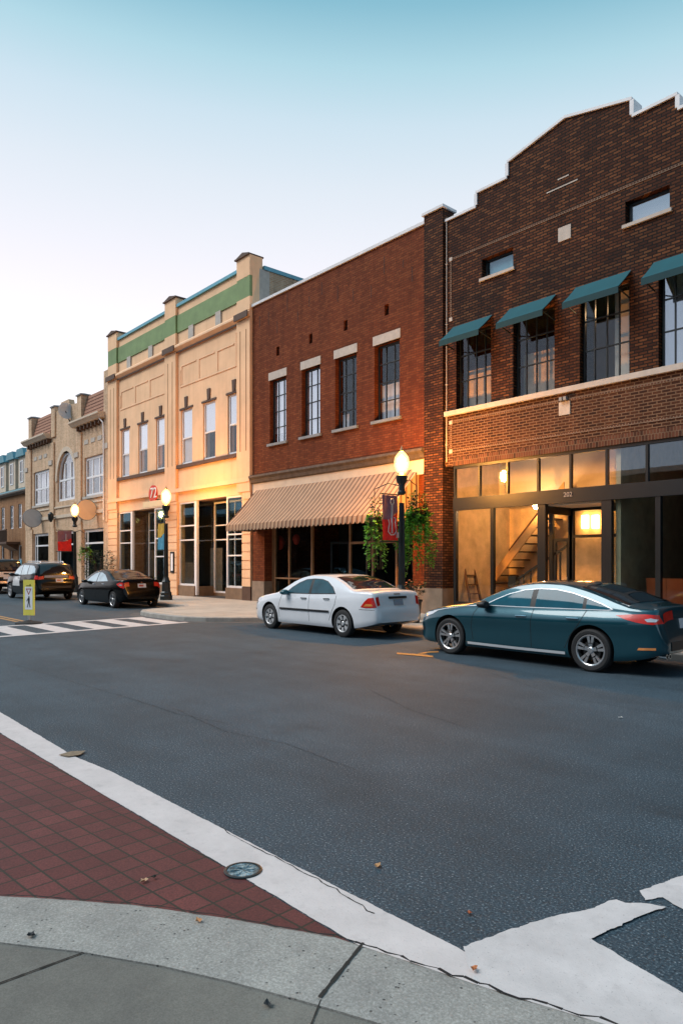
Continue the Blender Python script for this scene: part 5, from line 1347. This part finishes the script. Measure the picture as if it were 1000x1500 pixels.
    def mirror(s, x, z, mat, sz=1.):
        for sg in (-1,1):
            y = s.S(x,z); mb = MB()
            pr = [(.0,-.10),(.06,-.095),(.085,-.06),(.09,.03),(.07,.07),(.0,.08)]
            vs = []
            mb.lathe([(a*sz,b*sz) for a,b in pr],(x,sg*(y+.12),z+.02),14,'x')
            mb.v = [(p[0],sg*(y+.12)+(p[1]-sg*(y+.12))*1.25,(p[2]-z-.02)*.75+z+.02) for p in mb.v]
            mb.bar((x-.01,sg*(y-.02),z-.03),(x,sg*(y+.06),z-.01),.05,.04)
            mb.build('wing_mirror', mat, s.t, 50, local=True)
    def handles(s, pts, mat):
        for x,z in pts:
            for sg in (-1,1):
                y = s.S(x,z); mb = MB()
                mb.tube([(x-.10,sg*(y+.005),z),(x-.085,sg*(y+.03),z+.003),(x+.085,sg*(y+.03),z+.006),(x+.10,sg*(y+.005),z+.004)],.012,6); mb.build('door_handle', mat, s.t, 40, local=True)
    def plate_at(s, z, mat, w=.26, h=.075, fy=0., band=None):
        x = s.rear_x(z)+.004; x2 = s.rear_x(z-.1)
        a = math.atan2(x2-x,.1)
        m_ = MB(); c, sn_ = math.cos(a), math.sin(a)
        def P(u,v,d): return (x+ -v*sn_+d*c, fy+u, z+v*c+d*sn_)
        def bx(u0,u1,v0,v1,d0,d1,mi=0): m_.add([P(u0,v0,d0),P(u1,v0,d0),P(u1,v1,d0),P(u0,v1,d0),P(u0,v0,d1),P(u1,v0,d1),P(u1,v1,d1),P(u0,v1,d1)],[(0,3,2,1),(4,5,6,7),(0,1,5,4),(1,2,6,5),(2,3,7,6),(3,0,4,7)],mi)
        bx(-w/2,w/2,-h,h,0,.012)
        if band: bx(-w*.36,w*.18,-h*.45,h*.45,.012,.014,1)
        m_.build('license_plate', [mat, band or mat], s.t, local=True)
    def rear_box(s, name, z0, z1, y0, y1, mat, d=.02):
        xa, xb = s.rear_x(z0), s.rear_x(z1)
        m_ = MB(); m_.add([(xa-.01,y0,z0),(xa-.01,y1,z0),(xb-.01,y1,z1),(xb-.01,y0,z1),(xa+d,y0,z0),(xa+d,y1,z0),(xb+d,y1,z1),(xb+d,y0,z1)],[(0,3,2,1),(4,5,6,7),(0,1,5,4),(1,2,6,5),(2,3,7,6),(3,0,4,7)])
        return m_.build(name, mat, s.t, local=True)

def sc_pts(p, kx=1., kz=1.): return [(x*kx,z*kz) for x,z in p]

# ---- teal sedan
kz = .975
teal = Car('parked_car','teal blue sedan parked on the right, chrome window line','car',(-9.50,11.02,0),0,dict(
 L=4.85, paint=M['teal_paint'], wheels=(.95,3.78), r=.335, gap=.05, tumble=.44, crown=.085,
 top=sc_pts([(0,.58),(.03,.68),(.12,.76),(.35,.84),(.75,.93),(1.2,1.0),(1.42,1.035),(1.75,1.18),(2.1,1.32),(2.45,1.405),(2.8,1.435),(3.15,1.425),(3.5,1.365),(3.85,1.27),(4.2,1.15),(4.42,1.09),(4.62,1.075),(4.74,1.065),(4.775,1.02),(4.80,.86),(4.83,.70),(4.85,.58)],1,kz),
 belt=sc_pts([(0,.54),(.15,.68),(.6,.82),(1.3,.915),(2.2,.945),(3.2,.965),(4.2,.99),(4.7,.99),(4.85,.52)],1,kz),
 W=[(0,.50),(.05,.62),(.16,.74),(.4,.85),(.85,.905),(1.6,.92),(3.2,.93),(3.9,.925),(4.3,.895),(4.6,.83),(4.76,.75),(4.82,.68),(4.85,.60)],
 bot=[(0,.30),(.12,.22),(.4,.19),(1.2,.185),(3.4,.185),(4.1,.20),(4.5,.25),(4.85,.36)],
 side=[(0,.93),(.08,.965),(.20,.972),(.45,.975),(.66,.992),(.74,1.0),(.80,.990),(1,.925)]))
T = teal
win = sc_pts([(1.72,.972),(1.95,1.085),(2.2,1.19),(2.5,1.268),(2.8,1.298),(3.1,1.292),(3.4,1.245),(3.7,1.165),(3.95,1.085),(4.12,1.012),(4.05,.995),(3.3,.985),(2.4,.972)],1,kz)
def clip(poly, a, b):
    """the part of a side-view polygon between x=a and x=b"""
    def half(p, x, keep):
        o = []
        for i in range(len(p)):
            P_, Q = p[i], p[(i+1)%len(p)]
            ip, iq = keep(P_[0],x), keep(Q[0],x)
            if ip: o.append(P_)
            if ip != iq: t = (x-P_[0])/(Q[0]-P_[0]); o.append((x,P_[1]+(Q[1]-P_[1])*t))
        return o
    return half(half(poly,a,lambda u,x:u>=x),b,lambda u,x:u<=x)
for a,b in ((1.72,2.66),(2.76,3.62),(3.68,4.12)): T.side_patch('side_window', clip(win,a,b), M['teal_sky_tint'], .004)
T.side_patch('window_pillar', clip(win,2.66,2.76), M['black_plastic'], .003); T.side_patch('window_pillar', clip(win,3.62,3.68), M['black_plastic'], .003)
T.ribbon('window_trim', win+[win[0]], .012, M['trim_silver'], .008)
T.ribbon('window_trim', [(1.70,.972*kz),(1.3,.935*kz),(.8,.86*kz),(.5,.80*kz)], .014, M['trim_silver'], .006)
T.ribbon('sill_trim', [(1.40,.255),(2.4,.25),(3.33,.255)], .045, M['trim_silver'], .014)
T.top_patch('windshield', 1.50,2.25,-.93,.93,M['smoke_glass'],.005,.08)
T.top_patch('rear_window', 3.50,4.30,-.88,.88,M['smoke_glass'],.006,.03)
T.ribbon('door_seam', [(1.50,.33),(1.46,.55),(1.52,.80),(1.60,.92)],.010,M['well'],.002); T.ribbon('door_seam', [(2.72,.30),(2.71,.6),(2.74,.93)],.010,M['well'],.002)
T.ribbon('door_seam', [(3.34,.34),(3.44,.55),(3.60,.74),(3.70,.95)],.010,M['well'],.002)
T.side_patch('headlight', [(.05,.60),(.10,.665),(.30,.745),(.62,.795),(.50,.725),(.22,.64)], M['clear_lamp'], .006)
T.side_patch('fog_lamp', [(.10,.40),(.14,.46),(.26,.46),(.24,.40)], M['black_plastic'], .006)
T.side_patch('taillight', [(4.18,.905),(4.4,.925),(4.6,.935),(4.755,.925),(4.80,.80),(4.70,.785),(4.5,.81),(4.33,.85)], M['red_lamp'], .007)
T.side_patch('lamp_lens', [(4.60,.86),(4.68,.88),(4.76,.86),(4.74,.825),(4.64,.825)], M['clear_lamp'], .011)
T.top_patch('tail_lamp_inner', 4.777,4.797,-.99,-.52,M['red_lamp'],.006); T.top_patch('tail_lamp_inner', 4.777,4.797,.52,.99,M['red_lamp'],.006)
T.side_patch('reflector', [(4.50,.40),(4.52,.435),(4.74,.445),(4.74,.41)], M['amber_lamp'], .008)
T.rear_box('diffuser', .39,.52,-.5,.5,M['black_plastic'],.012); T.plate_at(.78,M['plate'],.30,.075)
m_ = MB()
for y in (-.42,-.52,.42,.52): m_.lathe([(.032,-.1),(.038,.0),(.030,.0),(.026,-.08)],(4.80,y,.30),12,'x',cap=False)
m_.build('exhaust_pipe', M['chrome'], T.t, 40, local=True)
T.wheels('double', M['alloy'], .245); T.mirror(1.78,.945,M['black_plastic']); T.handles([(2.52,.80),(3.48,.815)], M['chrome'])
T.side_patch('front_bumper_grille', [(.03,.42),(.04,.56),(.10,.58),(.09,.42)], M['black_plastic'], .005)

# ---- white sedan
white = Car('parked_car','white four-door sedan with black rub strip and silver hubcaps','car',(-15.82,11.40,0),0,dict(
 L=4.78, paint=M['pearl_paint'], wheels=(.92,3.76), r=.315, gap=.055, tumble=.40, crown=.06,
 top=[(0,.55),(.03,.66),(.15,.76),(.5,.86),(.95,.935),(1.18,.97),(1.5,1.11),(1.85,1.28),(2.15,1.375),(2.5,1.42),(2.9,1.42),(3.25,1.38),(3.6,1.28),(3.95,1.13),(4.12,1.08),(4.4,1.08),(4.60,1.06),(4.66,1.0),(4.70,.85),(4.735,.72),(4.76,.66),(4.78,.56)],
 belt=[(0,.50),(.2,.68),(.8,.83),(1.3,.90),(2.2,.925),(3.3,.955),(4.2,1.0),(4.6,.99),(4.78,.50)],
 W=[(0,.48),(.06,.62),(.2,.73),(.5,.81),(.95,.845),(1.8,.855),(3.2,.86),(3.8,.855),(4.3,.83),(4.6,.76),(4.72,.70),(4.78,.60)],
 bot=[(0,.30),(.15,.23),(.5,.20),(1.3,.20),(3.5,.20),(4.1,.23),(4.5,.30),(4.78,.38)],
 side=[(0,.93),(.1,.965),(.3,.985),(.55,1.0),(.8,.99),(1,.955)]))
T = white
win = [(1.62,.945),(1.82,1.085),(2.05,1.205),(2.3,1.285),(2.6,1.31),(2.9,1.30),(3.12,1.255),(3.38,1.12),(3.50,.985),(2.6,.955)]
for a,b in ((1.62,2.52),(2.62,3.50)): T.side_patch('side_window', clip(win,a,b), M['blue_sky_tint'], .004)
T.side_patch('window_pillar', clip(win,2.52,2.62), M['black_plastic'], .004)
T.ribbon('window_trim', win+[win[0]], .018, M['black_plastic'], .006)
T.top_patch('windshield', 1.26,2.02,-.92,.92,M['blue_sky_tint'],.005,.08); T.top_patch('rear_window', 3.30,4.0,-.86,.86,M['smoke_glass'],.006,.04)
T.ribbon('rub_strip', [(1.42,.555),(2.4,.56),(3.30,.565)], .05, M['black_plastic'], .016)
T.ribbon('door_seam', [(1.36,.33),(1.34,.6),(1.46,.92)],.010,M['well'],.002); T.ribbon('door_seam', [(2.56,.30),(2.56,.92)],.010,M['well'],.002); T.ribbon('door_seam', [(3.30,.36),(3.42,.58),(3.52,.74),(3.55,.94)],.010,M['well'],.002)
T.side_patch('headlight', [(.06,.60),(.08,.68),(.25,.755),(.5,.79),(.42,.69),(.2,.62)], M['clear_lamp'], .006)
T.side_patch('side_marker', [(.10,.47),(.12,.50),(.26,.50),(.26,.47)], M['black_plastic'], .006)
T.side_patch('taillight', [(4.36,.715),(4.45,.83),(4.54,.915),(4.655,.93),(4.695,.80),(4.72,.71),(4.5,.70)], M['red_lamp'], .007)
T.side_patch('lamp_lens', [(4.44,.73),(4.50,.79),(4.64,.79),(4.66,.74)], M['amber_lamp'], .011)
T.top_patch('tail_lamp_inner', 4.672,4.718,-.99,-.86,M['red_lamp'],.006); T.top_patch('tail_lamp_inner', 4.672,4.718,.86,.99,M['red_lamp'],.006)
T.rear_box('boot_trim', .895,.945,-.28,.28,M['black_plastic'],.022); T.plate_at(.81,M['grey_plate'],.29,.065)
T.rear_box('maker_badge', .985,1.005,-.10,.10,M['chrome'],.010)
T.ribbon('bumper_seam', [(4.32,.66),(4.6,.66),(4.735,.655)],.010,M['well'],.002)
T.wheels('cap', M['hubcap'], .20); T.mirror(1.70,.945,plain('mirror_teal',(.02,.10,.13),.3,var=.1)); T.handles([(2.36,.84),(3.22,.855)], M['black_plastic'])

# ---- black sedan
black = Car('parked_car','black sedan with pale blue window reflections parked by the crossing','car',(-29.35,11.72,0),0,dict(
 L=4.75, paint=M['black_paint'], wheels=(1.0,4.0), r=.315, gap=.05, tumble=.44, crown=.06,
 top=[(0,.55),(.03,.66),(.2,.77),(.6,.88),(1.0,.95),(1.3,1.12),(1.7,1.30),(2.1,1.41),(2.5,1.44),(2.9,1.41),(3.3,1.32),(3.7,1.18),(4.05,1.08),(4.3,1.075),(4.58,1.08),(4.64,1.0),(4.68,.85),(4.71,.72),(4.73,.65),(4.75,.55)],
 belt=[(0,.50),(.2,.68),(.8,.84),(1.3,.91),(2.2,.94),(3.3,.98),(4.2,1.0),(4.6,.98),(4.75,.50)],
 W=[(0,.48),(.06,.62),(.2,.73),(.5,.82),(.95,.865),(1.8,.875),(3.2,.88),(3.8,.875),(4.3,.84),(4.6,.77),(4.70,.71),(4.75,.62)],
 bot=[(0,.30),(.15,.23),(.5,.19),(1.3,.18),(3.5,.18),(4.1,.21),(4.5,.27),(4.75,.36)]))
T = black
win = [(1.45,.96),(1.75,1.14),(2.05,1.27),(2.4,1.325),(2.75,1.31),(3.1,1.23),(3.35,1.12),(3.55,1.0),(2.6,.97)]
for a,b in ((1.45,2.45),(2.52,3.55)): T.side_patch('side_window', clip(win,a,b), M['pale_sky_tint'], .004)
T.top_patch('windshield', 1.08,1.9,-.92,.92,M['pale_sky_tint'],.005,.08); T.top_patch('rear_window', 3.12,3.98,-.88,.88,M['brown_mirror_tint'],.006,.04)
T.side_patch('headlight', [(.06,.60),(.08,.68),(.25,.76),(.55,.80),(.42,.69),(.2,.62)], M['clear_lamp'], .006)
T.side_patch('taillight', [(4.28,.90),(4.45,.965),(4.63,.96),(4.68,.80),(4.69,.74),(4.5,.80)], M['red_lamp'], .007)
T.side_patch('lamp_lens', [(4.44,.86),(4.5,.90),(4.62,.89),(4.62,.84)], M['clear_lamp'], .011)
T.top_patch('tail_lamp_inner', 4.645,4.685,-.99,-.72,M['red_lamp'],.006); T.top_patch('tail_lamp_inner', 4.645,4.685,.72,.99,M['red_lamp'],.006)
T.plate_at(.84,M['plate'],.32,.075,band=plain('plate_red',(.4,.05,.03),.5,var=.1)); T.rear_box('maker_badge', .95,.985,-.03,.03,M['chrome'],.012)
T.ribbon('door_seam', [(1.40,.33),(1.38,.6),(1.48,.92)],.010,M['well'],.002); T.ribbon('door_seam', [(2.48,.30),(2.48,.94)],.010,M['well'],.002)
T.wheels('five', M['alloy'], .225); T.mirror(1.55,.95,M['black_paint']); T.handles([(2.28,.86),(3.2,.88)], M['chrome'])
m_ = MB(); m_.rows([[(4.45+.09*k,-.62+1.24*j/8,1.085+.075*(1-((j-4)/4)**4)+.012*k) for j in range(9)] for k in range(3)]); m_.build('spoiler', M['black_paint'], T.t, 50, local=True)

# ---- black and white patrol-style utility car
suv = Car('parked_car','black sport utility car with white roof and side windows catching the sky','car',(-36.9,11.25,0),0,dict(
 L=4.75, paint=M['black_paint'], wheels=(.95,3.80), r=.36, gap=.06, tumble=.30, crown=.07,
 top=[(0,.68),(.04,.85),(.2,.98),(.9,1.10),(1.2,1.15),(1.6,1.42),(2.0,1.62),(2.5,1.70),(3.4,1.70),(4.2,1.66),(4.42,1.60),(4.52,1.40),(4.60,1.15),(4.65,.95),(4.70,.85),(4.73,.75),(4.75,.60)],
 belt=[(0,.60),(.2,.85),(.9,1.02),(2.0,1.08),(3.5,1.12),(4.45,1.15),(4.65,.9),(4.75,.55)],
 W=[(0,.55),(.06,.72),(.25,.84),(.6,.91),(1.2,.93),(3.8,.93),(4.35,.90),(4.6,.86),(4.70,.82),(4.75,.72)],
 bot=[(0,.36),(.2,.27),(.8,.25),(4.0,.25),(4.5,.32),(4.75,.42)]))
T = suv
win = [(1.5,1.12),(1.75,1.36),(2.05,1.53),(2.5,1.58),(3.4,1.575),(4.0,1.55),(4.28,1.42),(4.36,1.20),(3.4,1.16)]
for a,b in ((1.5,2.45),(2.52,3.35),(3.42,4.36)): T.side_patch('side_window', clip(win,a,b), M['pale_sky_tint'], .004)
T.top_patch('roof_panel', 2.25,4.15,-.97,.97,plain('roof_white',(.62,.62,.64),.3,var=.05,coat=.6),.012); T.side_patch('door_panel', [(1.45,.62),(1.5,1.05),(2.45,1.08),(2.48,.62)], M['white_paint'], .004)
T.top_patch('windshield', 1.28,1.95,-.92,.92,M['pale_sky_tint'],.005,.06); T.top_patch('rear_window', 4.40,4.585,-.90,.90,M['smoke_glass'],.008)
T.side_patch('headlight', [(.06,.80),(.10,.90),(.5,1.0),(.4,.86)], M['clear_lamp'], .006)
T.side_patch('taillight', [(4.35,.95),(4.40,1.12),(4.60,1.12),(4.64,.95)], M['red_lamp'], .008)
T.top_patch('tail_lamp_inner', 4.61,4.645,-.99,-.70,M['red_lamp'],.008); T.top_patch('tail_lamp_inner', 4.61,4.645,.70,.99,M['red_lamp'],.008)
T.top_patch('tailgate_trim', 4.605,4.63,-.66,.66,M['grey_plate'],.008); T.plate_at(.90,M['plate'],.32,.08,fy=.12,band=plain('plate_orange',(.5,.16,.06),.5,var=.1))
T.wheels('five', M['hubcap'], .25); T.mirror(1.55,1.12,M['black_paint'],1.2); T.handles([(2.3,.98),(3.2,1.0)], M['black_plastic'])
m_ = MB()
for y in (-.5,.5): m_.tube([(2.3,y,1.70),(2.4,y,1.76),(4.0,y,1.75),(4.1,y,1.69)],.02,6)
for x in (2.7,3.7): m_.tube([(x,-.5,1.755),(x,.5,1.755)],.018,6)
m_.build('roof_rack', M['hubcap'], T.t, 40, local=True)
T.rear_box('bumper_bar', .56,.66,-.62,.62,M['black_plastic'],.03)

# ---- silver pickup with a dark canopy
pk = Car('parked_car','dark pickup with silver tailgate and dark cargo canopy at the left edge','pickup truck',(-46.2,11.55,0),0,dict(
 L=5.55, paint=M['black_paint'], wheels=(1.0,4.45), r=.39, gap=.07, tumble=.22, crown=.06,
 top=[(0,.75),(.04,.95),(.2,1.08),(1.2,1.18),(1.5,1.25),(1.9,1.60),(2.3,1.82),(2.8,1.87),(4.0,1.88),(5.0,1.86),(5.24,1.80),(5.34,1.50),(5.40,1.22),(5.44,1.0),(5.48,.82),(5.52,.76),(5.55,.62)],
 belt=[(0,.65),(.2,.95),(1.2,1.12),(2.5,1.20),(4.0,1.22),(5.3,1.22),(5.42,1.0),(5.55,.58)],
 W=[(0,.62),(.06,.80),(.25,.90),(.6,.95),(1.2,.97),(4.6,.97),(5.2,.95),(5.45,.92),(5.52,.90),(5.55,.82)],
 bot=[(0,.45),(.2,.36),(.8,.34),(4.6,.34),(5.2,.42),(5.55,.50)]))
T = pk
win = [(1.75,1.24),(2.1,1.55),(2.4,1.73),(2.8,1.77),(4.0,1.78),(5.0,1.76),(5.18,1.70),(5.28,1.28),(4.0,1.25)]
for a,b in ((1.75,2.5),(2.56,3.3),(3.36,5.28)): T.side_patch('side_window', clip(win,a,b), M['smoke_glass'], .006)
T.top_patch('windshield', 1.58,2.25,-.92,.92,M['smoke_glass'],.005,.05); T.top_patch('rear_window', 5.245,5.385,-.96,.96,M['smoke_glass'],.010)
T.top_patch('cargo_canopy', 3.3,5.22,-.98,.98,M['black_plastic'],.012)
T.side_patch('taillight', [(5.20,.95),(5.22,1.2),(5.38,1.2),(5.43,.95)], M['red_lamp'], .008); T.top_patch('tail_lamp_inner', 5.405,5.44,-.99,-.82,M['red_lamp'],.010); T.top_patch('tail_lamp_inner', 5.405,5.44,.82,.99,M['red_lamp'],.010)
T.rear_box('bumper_bar', .58,.70,-.85,.85,M['chrome'],.05); T.side_patch('lower_cladding', [(1.5,.36),(1.5,.72),(3.9,.72),(3.9,.36)], M['black_plastic'], .006); T.side_patch('lower_cladding', [(4.95,.46),(4.95,.72),(5.5,.72),(5.53,.56)], M['black_plastic'], .006)
T.side_patch('headlight', [(.06,.85),(.08,1.0),(.4,1.08),(.4,.88)], M['clear_lamp'], .006); T.plate_at(.86,M['plate'],.3,.07)
T.top_patch('tailgate', 5.405,5.455,-.80,.80,M['silver_paint'],.008); T.side_patch('bed_panel', [(3.4,.92),(3.4,1.2),(5.18,1.2),(5.18,.92)], M['silver_paint'], .006)
T.top_patch('tailgate_handle', 5.415,5.43,-.16,.16,M['black_plastic'],.012)
T.wheels('five', M['alloy'], .26); T.mirror(1.8,1.24,M['black_plastic'],1.5); T.handles([(2.4,1.08),(3.15,1.09)], M['black_plastic'])

# ================================================================ SKY, SUN, CAMERA
w = bpy.data.worlds.new('World'); SC.world = w; w.use_nodes = True; nt = w.node_tree; nt.nodes.clear()
out = nt.nodes.new('ShaderNodeOutputWorld'); bg = nt.nodes.new('ShaderNodeBackground'); L(nt, bg.outputs[0], out.inputs[0])
SUN_EL, SUN_AZ = 49., 238.                 # azimuth counted from +X anticlockwise: where the light comes from
tc = nt.nodes.new('ShaderNodeTexCoord'); sp = nt.nodes.new('ShaderNodeSeparateXYZ'); L(nt, tc.outputs['Generated'], sp.inputs[0])
# evening sky: pale pink low down, teal blue overhead, a little brighter down the street
glow = nt.nodes.new('ShaderNodeVectorMath'); glow.operation = 'DOT_PRODUCT'; L(nt, tc.outputs['Generated'], glow.inputs[0]); glow.inputs[1].default_value = (-.95,.30,0)
el = math_(nt,'SUBTRACT', sp.outputs[2], math_(nt,'MULTIPLY', glow.outputs['Value'], .10))
col = ramp(nt, el, [(0.,(.95,.90,.915)),(.10,(.88,.84,.86)),(.275,(.71,.69,.735)),(.385,(.57,.62,.675)),(.45,(.46,.57,.64)),(.50,(.33,.51,.58)),(.55,(.185,.385,.475)),(.66,(.14,.33,.44)),(1.,(.21,.40,.54))])
sky = nt.nodes.new('ShaderNodeTexSky'); sky.sky_type = 'NISHITA'; sky.sun_disc = False; sky.sun_elevation = math.radians(SUN_EL); sky.sun_rotation = math.radians(90-SUN_AZ)
bk = nt.nodes.new('ShaderNodeVectorMath'); bk.operation = 'DOT_PRODUCT'; L(nt, tc.outputs['Generated'], bk.inputs[0]); bk.inputs[1].default_value = (.30,-.954,0)
col = mix(nt, 1., col, ramp(nt, bk.outputs['Value'], [(.0,(1,1,1)),(.35,(.70,.78,.85)),(.9,(.33,.43,.50))]), 'MULTIPLY')
L(nt, mix(nt, .008, col, sky.outputs[0]), bg.inputs[0]); bg.inputs[1].default_value = 1.0
sd = bpy.data.lights.new('sun','SUN'); sd.energy = 2.3; sd.angle = math.radians(36); sd.color = (1.,.965,.93)
so = bpy.data.objects.new('sun', sd); COL.objects.link(so)
az, e = math.radians(SUN_AZ), math.radians(SUN_EL)
so.rotation_euler = Vector((math.cos(e)*math.cos(az), math.cos(e)*math.sin(az), math.sin(e))).to_track_quat('Z','Y').to_euler()

cd = bpy.data.cameras.new('camera'); co = bpy.data.objects.new('camera', cd); COL.objects.link(co)
cd.sensor_fit = 'AUTO'; cd.sensor_width = 36; cd.lens = 36*F_/1500.; cd.shift_y = (HY_-750.)/1500.; cd.clip_end = 3000; cd.clip_start = .05
co.location = (0,0,EYE); co.rotation_euler = (PI/2,0,PI/2-TH)
SC.camera = co
SC.view_settings.view_transform = 'Standard'; SC.view_settings.look = 'None'; SC.view_settings.exposure = .42; SC.view_settings.gamma = 1.
SC.render.engine = 'CYCLES'; SC.cycles.use_denoising = True; SC.cycles.max_bounces = 8; SC.cycles.transparent_max_bounces = 16
SC.cycles.sample_clamp_indirect = 6.; SC.cycles.caustics_reflective = False; SC.cycles.caustics_refractive = False
